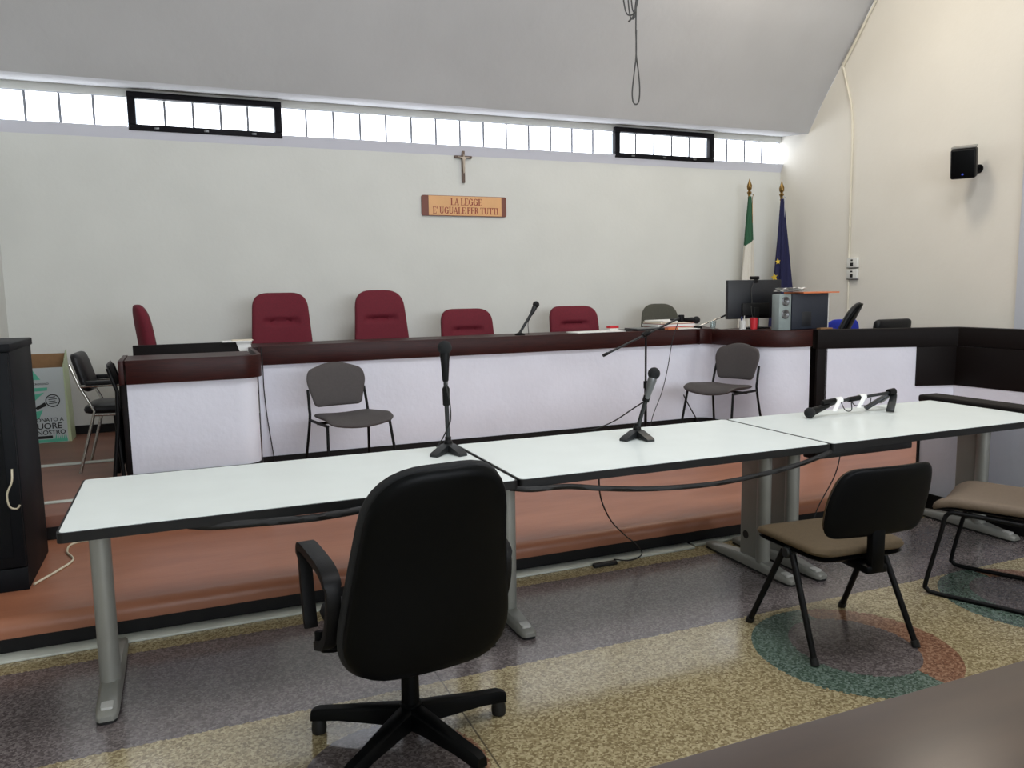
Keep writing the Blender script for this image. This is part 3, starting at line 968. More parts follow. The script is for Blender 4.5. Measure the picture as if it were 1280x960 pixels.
# sled chair on the right
sc = thing('sled_chair', 'taupe padded chair on black sled frame beside the parapet', 'chair', (3.53, 2.53, 0), 0.44)
so = round_poly([(-0.22, -0.27), (0.22, -0.27), (0.235, 0.21), (-0.235, 0.21)], [0.06, 0.06, 0.05, 0.05], 6, 0.04)
MB().cushion(so, 0.07, lambda u, v, q: (u, v, 0.435 + q - 3.0 * max(0, v - 0.1) ** 2 + 0.5 * u * u), rings=9, p=3.2).build('seat', TAN, sc, 60)
MB().cushion([(u * 0.96, v * 0.96) for u, v in so], 0.02, lambda u, v, q: (u, v, 0.405 + q - 2.0 * max(0, v - 0.1) ** 2 + 0.5 * u * u), rings=5, p=3).build('seat_pan', BLKG, sc, 60)
ol = round_poly([(-0.21, 0), (0.21, 0), (0.225, 0.24), (0.2, 0.32), (-0.2, 0.32), (-0.225, 0.24)], [0.05, 0.05, 0.07, 0.06, 0.06, 0.07], 6, 0.04)
MB().cushion(ol, 0.045, lambda u, v, q: (u, -0.305 - v * 0.2 + q + 0.4 * u * u, 0.50 + v), rings=8, p=3).build('backrest', TAN, sc, 60)
for s_ in (-1, 1):
    fr_ = [(s_ * 0.215, -0.33, 0.66), (s_ * 0.225, -0.285, 0.42), (s_ * 0.235, -0.28, 0.20), (s_ * 0.24, -0.315, 0.04), (s_ * 0.24, -0.28, 0.012), (s_ * 0.24, -0.1, 0.011), (s_ * 0.24, 0.16, 0.011), (s_ * 0.24, 0.205, 0.025), (s_ * 0.238, 0.21, 0.06), (s_ * 0.228, 0.16, 0.30), (s_ * 0.222, 0.135, 0.40), (s_ * 0.218, 0.05, 0.408), (s_ * 0.215, -0.2, 0.40)]
    tube_path(sc, bez(fr_, 5), 0.0105, 'sled_frame', BLK)
tube_path(sc, [(-0.22, 0.06, 0.40), (0.22, 0.06, 0.40)], 0.0095, 'cross_rail', BLK)

# chrome armchair, left, turned towards the right
ch = thing('armchair', 'black leather armchair on chrome tube frame beside the carton', 'chair', (-0.405, 6.16, Z2), -PI / 2 - 0.05)
ol = round_poly([(-0.21, 0), (0.21, 0), (0.20, 0.26), (-0.20, 0.26)], 0.06, 6, 0.05)
MB().cushion(ol, 0.07, lambda u, v, q: (u, -0.195 - v * 0.28 + q, 0.545 + v), rings=8, p=3.5).build('backrest', LEATH, ch, 60)
MB().cushion(round_poly([(-0.22, -0.23), (0.22, -0.23), (0.22, 0.24), (-0.22, 0.24)], 0.06, 6, 0.05), 0.075, lambda u, v, q: (u, v, 0.425 + q), rings=8, p=3.5).build('seat', LEATH, ch, 60)
for s_ in (-1, 1):
    x = s_ * 0.235
    tube_path(ch, [(x, -0.27, 0.0), (x, -0.155, 0.42), (x, -0.235, 0.59), (x, -0.285, 0.74)], 0.0105, 'leg', CHROME)
    tube_path(ch, bez([(x, 0.24, 0.0), (x, 0.22, 0.40), (x, 0.20, 0.57), (x, 0.16, 0.592), (x, 0.0, 0.592), (x, -0.235, 0.59)], 4), 0.0105, 'leg', CHROME)
    tube_path(ch, [(x, -0.155, 0.395), (x, 0.22, 0.385)], 0.010, 'seat_rail', CHROME)
    MB().prism(round_poly([(x - 0.025, -0.2), (x + 0.025, -0.2), (x + 0.025, 0.17), (x - 0.025, 0.17)], 0.02, 4, 3), 0.597, 0.625).build('armrest', LEATH, ch, 40, bevel=0.006)

# folded chair leaning at the end of the witness desk
fc = thing('folding_chair', 'folded black chair leaning against the end of the witness desk', 'chair', (-0.40, 5.40, Z2), 0)
for y in (0.03, 0.40):
    tube_path(fc, [(-0.045, y, 0.011), (0.0, y, 0.40), (0.008, y, 0.60), (-0.035, y, 0.745)], 0.012, 'frame_tube', BLK)
    tube_path(fc, [(0.012, y + 0.02, 0.011), (-0.012, y + 0.02, 0.45)], 0.012, 'leg', BLK)
MB().cushion(round_poly([(0.05, 0.0), (0.38, 0.0), (0.38, 0.36), (0.05, 0.36)], 0.05, 4, 0.1), 0.02, lambda u, v, q: (0.006 + q, u, 0.10 + v), rings=4, p=4).build('seat', BLKG, fc, 60)
MB().cushion(round_poly([(0.03, 0.0), (0.40, 0.0), (0.40, 0.15), (0.03, 0.15)], 0.04, 4, 0.1), 0.016, lambda u, v, q: (-0.004 - 0.25 * v + q, u, 0.62 + v), rings=4, p=4).build('backrest', GUNM, fc, 60)


# ------------------------------------------------------------------ microphones
def mic_shape(t, a, d, mt_body, ball_r=0.028, L=0.17, ring=True):
    """microphone whose ball centre is at a, body running along d"""
    d = Vector(d).normalized()
    M = Matrix.Translation(Vector(a)) @ d.to_track_quat('Z', 'Y').to_matrix().to_4x4()
    prof_ = [(ball_r * math.sin(PI * k / 10), -ball_r * math.cos(PI * k / 10)) for k in range(1, 10)]
    MB().lathe([(0.002, -ball_r)] + prof_ + [(0.002, ball_r)], 16, M).build('windscreen', FOAM, t, 60)
    MB().lathe([(0.021, ball_r * 0.7), (0.023, ball_r + 0.005), (0.020, ball_r + 0.03), (0.014, L), (0.011, L + 0.006)], 16, M).build('microphone_body', mt_body, t, 40)
    MB().lathe([(0.0095, L + 0.004), (0.0095, L + 0.05), (0.005, L + 0.07)], 12, M).build('plug', GUNM, t, 40)


def splay_foot(t, z=0.0, R=0.12, angs=(-125, -55, 90), M0=None):
    for a in angs:
        a = math.radians(a)
        c, s_ = math.cos(a), math.sin(a)
        w = 0.021
        v = []
        for x, ww, z0, z1 in ((0.0, w * 0.8, 0.02, 0.045), (0.03, w, 0.008, 0.042), (R - 0.01, w * 1.05, 0.0, 0.016), (R, w * 0.95, 0.0, 0.010)):
            for y, zz in ((-ww, z0), (ww, z0), (ww, z1), (-ww, z1)):
                q = Vector((c * x - s_ * y, s_ * x + c * y, zz + z))
                v.append(M0 @ q if M0 else q)
        f = [(i * 4 + j, i * 4 + (j + 1) % 4, i * 4 + 4 + (j + 1) % 4, i * 4 + 4 + j) for i in range(3) for j in range(4)] + [(0, 1, 2, 3), (15, 14, 13, 12)]
        MB().add(v, f).build('foot', GUNM, t, 30)


ZTAB = 0.731
s1 = thing('microphone_stand', 'upright black microphone stand at the joint behind the swivel chair', 'microphone', (1.112, 3.46, ZTAB), -0.31)
splay_foot(s1)
MB().lathe([(0.02, 0.03), (0.02, 0.055), (0.014, 0.06), (0.014, 0.075)], 14).build('collar', BLK, s1, 40)
MB().tube([(0, 0, 0.04), (-0.003, 0, 0.25)], 0.0105, 12).build('pole', GUNM, s1, 50)
MB().lathe([(0.012, 0.22), (0.016, 0.225), (0.017, 0.30), (0.012, 0.31)], 14, Matrix.Translation((-0.004, 0, 0))).build('clutch', BLK, s1, 40)
MB().tube([(-0.004, 0, 0.30), (-0.004, 0, 0.345)], 0.010, 10).build('connector', STEEL, s1, 50)
mic_shape(s1, (-0.005, 0.012, 0.488), (0.0, -0.08, -1), BLK, 0.033, 0.15)
MB().tube(bez([(-0.004, -0.02, 0.32), (0.012, -0.025, 0.24), (0.014, -0.02, 0.16), (0.0, -0.01, 0.12), (-0.03, 0.05, 0.05), (-0.055, 0.12, 0.004)], 6), 0.003, 6).build('lead', WIRE, s1, 60)

s2 = thing('microphone_stand', 'tilted black stand with silver microphone on the middle white table', 'microphone', (2.075, 3.37, ZTAB), -0.55)
splay_foot(s2)
MB().lathe([(0.02, 0.03), (0.02, 0.055), (0.014, 0.06), (0.014, 0.075)], 14).build('collar', BLK, s2, 40)
MB().tube([(0, 0, 0.04), (0.045, 0.0, 0.20)], 0.0105, 12).build('pole', GUNM, s2, 50)
MB().tube([(0.041, 0, 0.185), (0.05, 0, 0.215)], 0.018, 12).build('clip', BLK, s2, 50)
mic_shape(s2, (0.082, 0.0, 0.325), (-0.28, -0.05, -1), STEEL, 0.031, 0.125)
MB().tube(bez([(0.04, -0.01, 0.19), (-0.02, 0.02, 0.145), (-0.12, 0.07, 0.07), (-0.22, 0.13, 0.02), (-0.30, 0.17, 0.004)], 6), 0.0035, 6).build('lead', WIRE, s2, 60)

s3 = thing('microphone_stand', 'toppled microphone stand bound with white tape lying on the white table', 'microphone', (3.245, 3.433, ZTAB))
mic_shape(s3, (0.0, 0.0, 0.031), (1, 0.10, 0.20), BLK, 0.031, 0.15)
MB().tube([(0.16, 0.016, 0.075), (0.36, 0.014, 0.088), (0.61, 0.0, 0.108)], 0.0095, 10).build('pole', GUNM, s3, 50)
MB().tube([(0.10, 0.012, 0.080), (0.22, 0.016, 0.088)], 0.014, 10).build('clip', BLK, s3, 50)
MB().tube([(0.30, 0.016, 0.083), (0.42, 0.012, 0.092)], 0.015, 10).build('clutch', BLK, s3, 50)
for x0, x1, zc in ((0.20, 0.245, 0.084), (0.385, 0.425, 0.090)):
    MB().tube([(x0, 0.016, zc), (x1, 0.014, zc + 0.003)], 0.0185, 10).build('white_tape', WHITE, s3, 40)
    tp = MB()
    q = [(x0 + 0.005, -0.006, zc + 0.014), (x0 + 0.035, -0.006, zc + 0.018), (x0 - 0.02, -0.02, zc - 0.055), (x0 - 0.055, -0.02, zc - 0.05)]
    tp.add(q + [(a, b_ + 0.002, c) for a, b_, c in q], [(0, 1, 2, 3), (7, 6, 5, 4), (0, 4, 5, 1), (1, 5, 6, 2), (2, 6, 7, 3), (3, 7, 4, 0)])
    tp.build('tape_end', WHITE, s3, 40)
MB().tube(bez([(0.23, 0.0, 0.075), (0.245, -0.02, 0.03), (0.29, -0.02, 0.028), (0.31, 0.0, 0.075), (0.33, -0.01, 0.05), (0.42, -0.02, 0.05), (0.46, 0.0, 0.085)], 6), 0.003, 6).build('lead', WIRE, s3, 60)
MB().tube([(0.595, 0.0, 0.107), (0.64, -0.002, 0.112)], 0.021, 12).build('hub', BLK, s3, 50)
for p0, p1 in (((0.60, 0.012, 0.092), (0.49, 0.068, 0.011)), ((0.635, -0.006, 0.092), (0.535, -0.07, 0.011)), ((0.63, 0.015, 0.10), (0.66, 0.13, 0.03))):
    p0, p1 = Vector(p0), Vector(p1)
    d = (p1 - p0).normalized()
    sd_ = d.cross(Vector((0, 0, 1))).normalized() * 0.021
    up_ = d.cross(sd_).normalized() * 0.009
    v = []
    for p, k in ((p0, 0.8), (p0.lerp(p1, 0.5), 1.0), (p1, 1.0)):
        v += [p - sd_ * k - up_, p + sd_ * k - up_, p + sd_ * k + up_, p - sd_ * k + up_]
    MB().add(v, [(i_ * 4 + j_, i_ * 4 + (j_ + 1) % 4, i_ * 4 + 4 + (j_ + 1) % 4, i_ * 4 + 4 + j_) for i_ in range(2) for j_ in range(4)] + [(0, 1, 2, 3), (11, 10, 9, 8)]).build('foot', GUNM, s3, 30, 0.003)

# boom stand on the lower platform behind the tables
bs = thing('boom_stand', 'tall black boom stand with microphone before the bench face', 'microphone stand', (3.53, 5.60, Z1))
MB().tube([(0, 0, 0.10), (0, 0, 0.52)], 0.0125, 12).build('pole', BLK, bs, 50)
MB().tube([(0, 0, 0.52), (0, 0, 0.935)], 0.009, 12).build('pole', BLK, bs, 50)
MB().lathe([(0.018, 0.49), (0.018, 0.55)], 12).build('clutch', BLK, bs, 40)
for a in (30, 150, 270):
    c, s_ = math.cos(math.radians(a)), math.sin(math.radians(a))
    MB().tube([(0.01 * c, 0.01 * s_, 0.16), (0.24 * c, 0.24 * s_, 0.012)], 0.009, 8).build('leg', BLK, bs, 50)
MB().tube([(-0.03, 0, 0.929), (0.03, 0, 0.955)], 0.022, 12).build('clutch', BLK, bs, 50)
MB().tube([(-0.395, 0, 0.784), (0.335, 0, 1.066)], 0.009, 10).build('boom', GUNM, bs, 50)
MB().tube([(-0.402, 0, 0.781), (-0.36, 0, 0.797)], 0.013, 10).build('counterweight', BLK, bs, 50)
MB().box((0.325, -0.02, 1.03), (0.365, 0.02, 1.09)).build('clip', BLK, bs, bevel=0.006)
mic_shape(bs, (0.455, -0.06, 1.045), (-1, 0.8, 0.02), BLK, 0.031, 0.15)
MB().tube(bez([(0.33, 0.02, 1.03), (0.29, 0.01, 0.95), (0.25, 0, 0.835), (0.215, 0, 0.65), (0.16, 0, 0.45), (0.06, -0.01, 0.24), (0.03, -0.03, 0.10), (0.06, -0.08, 0.010)], 6), 0.0035, 6).build('lead', WIRE, bs, 60)

# bench microphone
bm_ = thing('bench_microphone', 'slanted desk microphone standing on the judges bench between crimson chairs', 'microphone', (2.755, 6.43, ZT - 0.004))
MB().lathe([(0.045, 0.0), (0.045, 0.012), (0.02, 0.02), (0.012, 0.025)], 18).build('base', BLK, bm_, 40)
MB().tube([(0, 0, 0.02), (0.115, 0, 0.19)], 0.012, 10).build('pole', GUNM, bm_, 50)
mic_shape(bm_, (0.16, 0, 0.265), (-0.5, 0, -0.9), GUNM, 0.03, 0.10)
MB().tube(bez([(0.10, 0, 0.16), (0.085, 0.01, 0.1), (0.095, 0.02, 0.003)], 6), 0.003, 6).build('lead', WIRE, bm_, 60)
# gooseneck near the monitor
gn = thing('gooseneck_microphone', 'thin gooseneck microphone arm reaching to the monitor', 'microphone', (4.60, 6.37, ZT - 0.004))
MB().lathe([(0.04, 0.0), (0.04, 0.02), (0.015, 0.026)], 16).build('base', BLK, gn, 40)
MB().tube([(0, 0, 0.02), (0.24, -0.06, 0.105)], 0.006, 8).build('neck', CHROME, gn, 50)
MB().tube([(0.22, -0.055, 0.098), (0.315, -0.08, 0.142)], 0.009, 8).build('capsule', BLK, gn, 50)

# ------------------------------------------------------------------ things on the bench
ZD = ZT - 0.004


def slab(name, label, cat, loc, size, rz, mt, group=None, bevel=0.0):
    o = MB().box((-size[0] / 2, -size[1] / 2, 0), (size[0] / 2, size[1] / 2, size[2])).build(name, mt, None, 30, bevel)
    o.location = loc
    o.rotation_euler.z = rz
    return tag(o, label, cat, group)


slab('paper_sheets', 'white sheets lying before the low crimson chair beside the red box', 'paper', (3.50, 6.40, ZD), (0.50, 0.22, 0.008), 0.02, WHITE)
rbx = thing('red_box', 'small red and white box on the judges bench', 'box', (3.71, 6.46, ZD), 0.1)
MB().box((-0.05, -0.03, 0), (0.05, 0.03, 0.028)).build('box_body', WPLAS, rbx, bevel=0.003)
MB().box((-0.05, -0.03, 0.028), (0.05, 0.03, 0.05)).build('lid', REDP, rbx, bevel=0.003)
slab('notebook', 'thin dark notebook beside the red box on the bench', 'notebook', (3.86, 6.45, ZD), (0.14, 0.1, 0.012), 0.05, EDGE)
lap = thing('laptop', 'flat closed grey laptop on the bench before the grey-green chair', 'laptop', (4.06, 6.44, ZD), 0.03)
MB().box((-0.17, -0.11, 0.004), (0.17, 0.11, 0.014)).build('base', GUNM, lap, bevel=0.003)
MB().box((-0.17, -0.11, 0.0145), (0.17, 0.11, 0.022)).build('lid', STEEL, lap, bevel=0.003)
G2 = 'case files piled on the bench'
for k, (dx, mt, h, lb_) in enumerate(((0.0, CREAM, 0.016, 'cream case file lowest in the pile on the bench'), (0.012, REDP, 0.008, 'red folder low in the pile of case files'), (-0.01, WHITE, 0.022, 'thick white case file in the middle of the pile'), (0.008, SIGNR, 0.006, 'dark red folder high in the pile of case files'), (0.0, CREAM, 0.018, 'cream case file second from the pile top'), (0.015, WHITE, 0.012, 'white sheets topmost on the pile of case files'))):
    zz = ZD + sum((0.016, 0.008, 0.022, 0.006, 0.018, 0.012)[:k])
    slab('case_file', lb_, 'file', (4.40 + dx, 6.56, zz), (0.42, 0.28, h - 0.0005), 0.04 * (k - 2), mt, G2)
slab('paper_sheets', 'loose white sheets spilling past the pile of case files', 'paper', (4.44, 6.32, ZD), (0.22, 0.11, 0.006), -0.1, WHITE)
slab('leaflet', 'small reddish leaflet before the pile of case files', 'paper', (4.26, 6.33, ZD), (0.12, 0.08, 0.02), 0.1, ORANGE)
# monitor with webcam
mo = thing('monitor', 'black computer monitor with webcam on top, seen from behind', 'monitor', (4.98, 6.03, ZD), -0.06)
MB().box((-0.295, -0.02, 0.095), (0.295, 0.025, 0.455)).build('housing', SCREEN, mo, bevel=0.008)
MB().box((-0.15, -0.045, 0.12), (0.15, -0.019, 0.24)).build('rear_bulge', EDGE, mo, bevel=0.01)
MB().box((-0.03, -0.05, 0.01), (0.03, -0.03, 0.2)).build('neck', EDGE, mo, bevel=0.004)
MB().prism(round_poly([(-0.13, -0.10), (0.13, -0.10), (0.13, 0.05), (-0.13, 0.05)], 0.03, 4, 3), 0, 0.014).build('stand_base', EDGE, mo, 30)
MB().tube(bez([(-0.02, -0.03, 0.44), (-0.05, -0.03, 0.36), (-0.04, -0.03, 0.26), (-0.06, -0.05, 0.18), (-0.03, -0.06, 0.014)], 5), 0.003, 6).build('lead', WIREG, mo, 60)
wc = thing('webcam', 'small black webcam clipped to the monitor top', 'webcam', (4.985, 6.03, ZD + 0.4555), -0.06)
MB().tube([(-0.045, 0, 0.018), (0.045, 0, 0.018)], 0.016, 10).build('camera_body', BLK, wc, 50)
MB().box((-0.02, -0.028, -0.03), (0.02, -0.0215, 0.006)).build('clip', BLK, wc, bevel=0.003)
# cups
rc = thing('red_cup', 'red plastic cup below the monitor', 'cup', (4.83, 5.84, ZD + 0.0065))
MB().lathe([(0.03, 0), (0.036, 0.1), (0.033, 0.1), (0.027, 0.006)], 18).build('cup_body', REDP, rc, 50)
MB().lathe([(0.0365, 0.096), (0.038, 0.099), (0.0365, 0.103), (0.0345, 0.1)], 18).build('rim', REDP, rc, 50)
wcu = thing('white_cup', 'white cup of pens beside the red cup', 'cup', (4.77, 5.92, ZD))
MB().lathe([(0.028, 0), (0.033, 0.085), (0.030, 0.085), (0.025, 0.006)], 18).build('cup_body', WPLAS, wcu, 50)
for k, (a, b_) in enumerate(((-0.015, 0.01), (0.012, -0.008), (0.0, 0.014))):
    MB().tube([(a * 0.4, b_ * 0.4, 0.008), (a, b_, 0.14 - 0.012 * k)], 0.004, 6).build('pen', (EDGE, WPLAS, BLUEB)[k], wcu, 50)
gl = MB().lathe([(0.025, 0), (0.03, 0.07), (0.028, 0.07), (0.023, 0.004)], 18).build('glass', GLASSM, None, 50)
gl.location = (4.70, 6.27, ZD)
tag(gl, 'clear drinking glass at the inner corner of the bench', 'glass')
slab('desk_pad', 'thin black desk pad under the cups by the monitor', 'desk pad', (4.80, 5.80, ZD), (0.12, 0.18, 0.006), -0.1, EDGE)
# computer tower on its side of the wing
pc = thing('computer_tower', 'dark computer case standing under the orange folder', 'computer', (5.215, 5.70, ZD))
MB().box((-0.16, -0.10, 0.004), (0.26, 0.12, 0.325)).build('case', PC, pc, bevel=0.006)
MB().box((0.261, -0.095, 0.004), (0.272, 0.115, 0.32)).build('rear_plate', WPLAS, pc, bevel=0.002)
MB().box((-0.05, -0.104, 0.03), (0.06, -0.1005, 0.16)).build('side_panel', SCREEN, pc, bevel=0.002)
sp_ = thing('speaker_column', 'grey desktop loudspeaker column with two cones beside the computer', 'speaker', (4.978, 5.65, ZD))
MB().box((-0.068, -0.05, 0), (0.068, 0.05, 0.322)).build('cabinet', PCG, sp_, bevel=0.008)
for z in (0.26, 0.145):
    MB().lathe([(0.042, 0.0), (0.042, 0.006), (0.034, 0.009), (0.012, 0.001), (0.010, 0.004)], 20, Matrix.Translation((0.0, -0.0505, z)) @ Matrix.Rotation(PI / 2, 4, 'X')).build('cone', STEEL, sp_, 40)
slab('orange_folder', 'orange card folder lying on the computer case', 'folder', (5.36, 5.69, ZD + 0.3255), (0.44, 0.24, 0.012), 0.05, ORANGE)
pm = thing('plastic_wrapped_papers', 'crumpled white papers on the orange folder', 'paper', (5.07, 5.65, ZD + 0.339), 0.0)
random.seed(3)
for k in range(3):
    g = []
    nx, ny = 8, 5
    for j in range(ny):
        for i in range(nx):
            g.append((-0.12 + 0.22 * i / (nx - 1) + 0.01 * k, -0.09 + 0.17 * j / (ny - 1), 0.004 + 0.012 * k + 0.014 * random.random()))
    v = g + [(a, b_, c - 0.0015) for a, b_, c in g]
    nn_ = nx * ny
    f = []
    for j in range(ny - 1):
        for i in range(nx - 1):
            q = j * nx + i
            f += [(q, q + 1, q + nx + 1, q + nx), (nn_ + q + nx, nn_ + q + nx + 1, nn_ + q + 1, nn_ + q)]
    MB().add(v, f).build('sheet', WHITE, pm, 25)
slab('folder', 'brown folder lying on the wing end beside the computer', 'folder', (5.40, 5.56, ZD), (0.14, 0.05, 0.012), 0.0, CARD)
# papers on the witness desk back board
pb = thing('hanging_papers', 'white sheets draped over the dark board of the witness desk', 'paper', (0.40, 6.25, 1.1225))
MB().box((-0.13, -0.05, 0.0), (0.08, 0.10, 0.006)).build('sheet', WHITE, pb)
MB().box((-0.06, -0.03, 0.0065), (0.09, 0.09, 0.012)).build('sheet', CREAM, pb)
MB().add([(-0.035, -0.022, 0.003), (0.072, -0.022, 0.003), (0.075, -0.03, -0.10), (0.0, -0.03, -0.10), (-0.035, -0.0235, 0.003), (0.072, -0.0235, 0.003), (0.075, -0.0315, -0.10), (0.0, -0.0315, -0.10)], [(0, 1, 2, 3), (7, 6, 5, 4), (0, 4, 5, 1), (1, 5, 6, 2), (2, 6, 7, 3), (3, 7, 4, 0)]).build('sheet', WHITE, pb, 0)

# ------------------------------------------------------------------ rack, carton
rk = thing('equipment_rack', 'tall black equipment cabinet on the lower platform', 'cabinet', (-0.965, 4.06, Z1))
MB().box((-0.255, 0.02, 0.0), (0.255, 0.57, 1.10)).build('body', RACK, rk, bevel=0.006)
MB().box((-0.262, 0.0, 1.0855), (0.262, 0.58, 1.122)).build('top', RACK, rk, bevel=0.006)
dr = MB().box((-0.25, 0.0, 0.11), (0.25, 0.0195, 1.083)).build('door', RACK, rk, bevel=0.004)
MB().box((-0.205, -0.004, 0.16), (0.205, -0.0005, 1.03)).build('glass', RACKD, dr)
MB().box((-0.255, 0.001, 0.0), (0.255, 0.0195, 0.106)).build('plinth', RACK, rk, bevel=0.004)
cable('white_cable', 'short white cable hanging in a loop on the rack front', [(-0.735, 4.052, 0.72), (-0.738, 4.04, 0.665), (-0.76, 4.04, 0.61), (-0.755, 4.04, 0.555), (-0.73, 4.042, 0.54), (-0.715, 4.045, 0.555)], 0.0045, WIREW)
cable('white_cable', 'white cable lying on the brown platform from rack to table', [(-0.70, 4.11, Z1 + 0.006), (-0.62, 4.28, Z1 + 0.006), (-0.575, 4.42, Z1 + 0.006), (-0.62, 4.58, Z1 + 0.006), (-0.60, 4.72, Z1 + 0.006), (-0.44, 4.76, Z1 + 0.006), (-0.30, 4.78, Z1 + 0.006)], 0.006, WIREW)

ct = thing('printed_carton', 'tall open carton printed with green microphone design against the wall', 'carton', (-1.08, 7.43, Z2), 0.0)
MB().box((-0.20, -0.08, 0.0), (0.165, -0.076, 0.615)).build('front_face', PRINTW, ct)
MB().box((-0.20, 0.14, 0.0), (0.165, 0.144, 0.715)).build('rear_face', CARD, ct)
MB().box((-0.204, -0.08, 0.0), (-0.2005, 0.144, 0.66)).build('side_face', CARD, ct)
MB().add([(0.1655, -0.08, 0.0), (0.1655, 0.144, 0.0), (0.1655, 0.144, 0.74), (0.1655, -0.08, 0.63), (0.19, -0.083, 0.0), (0.195, 0.15, 0.0), (0.175, 0.15, 0.75), (0.175, -0.083, 0.65)], [(0, 1, 2, 3), (7, 6, 5, 4), (0, 4, 5, 1), (1, 5, 6, 2), (2, 6, 7, 3), (3, 7, 4, 0)]).build('side_film', BAGG, ct, 0)
MB().box((-0.20, -0.075, 0.0), (0.165, 0.139, 0.004)).build('bottom', CARD, ct)
yF = -0.081
Mx = lambda x, z: Matrix.Translation((x, yF, z)) @ Matrix.Rotation(PI / 2, 4, 'X')
text_mesh('DONATO A', 0.042, PRINTK, 'lettering', ct, Mx(-0.085, 0.175), bold=0.0005)
text_mesh('CUORE', 0.068, PRINTK, 'lettering', ct, Mx(-0.10, 0.115), bold=0.0008)
text_mesh('IL NOSTRO', 0.050, PRINTK, 'lettering', ct, Mx(-0.105, 0.068), bold=0.0006)
fl = lambda pts, mt, nm: MB().prism(pts, 0, 0.001, Matrix.Translation((0, yF, 0)) @ Matrix.Rotation(PI / 2, 4, 'X')).build(nm, mt, ct, 0)
fl([(-0.10, 0.035), (0.055, 0.035), (0.055, 0.058), (-0.10, 0.058)], PRINTK, 'print_bar')
fl([(-0.195, 0.004), (0.160, 0.004), (0.160, 0.028), (-0.195, 0.028)], PRINTG, 'print_band')
for k in range(7):
    x = 0.055 + k * 0.015
    fl([(x, 0.028), (x + 0.012, 0.028), (x + 0.009 + 0.004 * (k % 2), 0.058 + 0.022 * ((k * 5) % 3) / 2)], PRINTG, 'print_leaf')
fl([(-0.115, 0.52), (0.0, 0.52), (-0.055, 0.605)], PRINTG, 'print_leaf')
fl([(-0.075, 0.425), (0.04, 0.43), (0.045, 0.455), (-0.07, 0.455)], PRINTG, 'print_band')
text_mesh('IL MICROFONO', 0.022, PRINTK, 'lettering', ct, Mx(-0.10, 0.478), bold=0.0)
# drawn microphone: ring, body, green strokes
ring = MB()
for r0, r1 in ((0.045, 0.053),):
    pts = []
    nR = 24
    vv = []
    for k in range(nR):
        a = 2 * PI * k / nR
        vv += [(0.075 + r0 * math.cos(a), yF, 0.345 + r0 * math.sin(a)), (0.075 + r1 * math.cos(a), yF, 0.345 + r1 * math.sin(a)), (0.075 + r1 * math.cos(a), yF - 0.001, 0.345 + r1 * math.sin(a)), (0.075 + r0 * math.cos(a), yF - 0.001, 0.345 + r0 * math.sin(a))]
    ring.add(vv, [(4 * k + j, 4 * ((k + 1) % nR) + j, 4 * ((k + 1) % nR) + (j + 1) % 4, 4 * k + (j + 1) % 4) for k in range(nR) for j in range(4)])
ring.build('print_ring', PRINTK, ct, 0)
for k in range(4):
    fl([(0.045, 0.318 + k * 0.017), (0.105 - 0.01 * (k % 2), 0.322 + k * 0.017), (0.105 - 0.01 * (k % 2), 0.328 + k * 0.017), (0.045, 0.324 + k * 0.017)], PRINTK, 'print_line')
fl([(-0.04, 0.275), (0.03, 0.305), (0.018, 0.335), (-0.045, 0.30)], PRINTK, 'print_handle')
fl([(-0.12, 0.26), (-0.04, 0.285), (-0.045, 0.297), (-0.12, 0.275)], PRINTK, 'print_lead')
fl([(-0.12, 0.33), (-0.06, 0.40), (0.02, 0.415), (-0.02, 0.38), (-0.07, 0.33)], PRINTG, 'print_leaf')
fl([(-0.12, 0.20), (-0.03, 0.205), (0.0, 0.27), (-0.05, 0.262), (-0.12, 0.235)], PRINTG, 'print_leaf')

# ------------------------------------------------------------------ cable ducts on the floor before the stage
for x0, x1, y0, lb_ in ((XL, 2.62, 3.625, 'long pale floor duct at the foot of the brown platform'), (2.64, 4.40, 3.655, 'short pale floor duct between table feet and parapet')):
    d_ = MB().box((x0, y0, 0), (x1, 3.712, 0.012)).build('floor_duct', DUCT, None, 30, 0.004)
    tag(d_, lb_, 'cable duct', 'pale ducts along the platform')
slab('cable_clip', 'small black cable clip on the floor duct under the middle table', 'clip', (2.02, 3.60, 0.0), (0.14, 0.03, 0.02), 0.0, RUB, bevel=0.004)
cable('table_sleeve', 'thick black cable sleeve sagging under the middle table front edge', [(1.17, 2.85, 0.695), (1.25, 2.81, 0.69), (1.40, 2.81, 0.685), (1.57, 2.81, 0.658), (1.76, 2.81, 0.634), (1.97, 2.81, 0.62), (2.18, 2.81, 0.617), (2.45, 2.81, 0.636), (2.63, 2.81, 0.66), (2.78, 2.82, 0.69), (2.83, 2.86, 0.692)], 0.0125, WIRE)
cable('table_sleeve', 'black cable sleeve hugging the front edge of the left table', [(-0.02, 2.90, 0.686), (0.06, 2.835, 0.69), (0.25, 2.815, 0.687), (0.38, 2.815, 0.682), (0.50, 2.815, 0.686), (0.62, 2.835, 0.69), (0.72, 2.90, 0.686)], 0.015, WIRE)
cable('black_cable', 'thin black cord dropping from the middle table to the floor clip', [(1.66, 3.0, 0.695), (1.66, 3.01, 0.63), (1.70, 3.06, 0.53), (1.83, 3.2, 0.38), (2.03, 3.40, 0.22), (2.20, 3.57, 0.10), (2.25, 3.60, 0.03), (2.18, 3.60, 0.006), (2.08, 3.61, 0.024)], 0.0035, WIRE)
cable('black_cable', 'thin black cord hanging behind the brown side chair', [(3.27, 3.2, 0.69), (3.25, 3.2, 0.58), (3.21, 3.2, 0.45), (3.12, 3.22, 0.28), (3.05, 3.25, 0.06), (3.0, 3.3, 0.006)], 0.0035, WIRE)
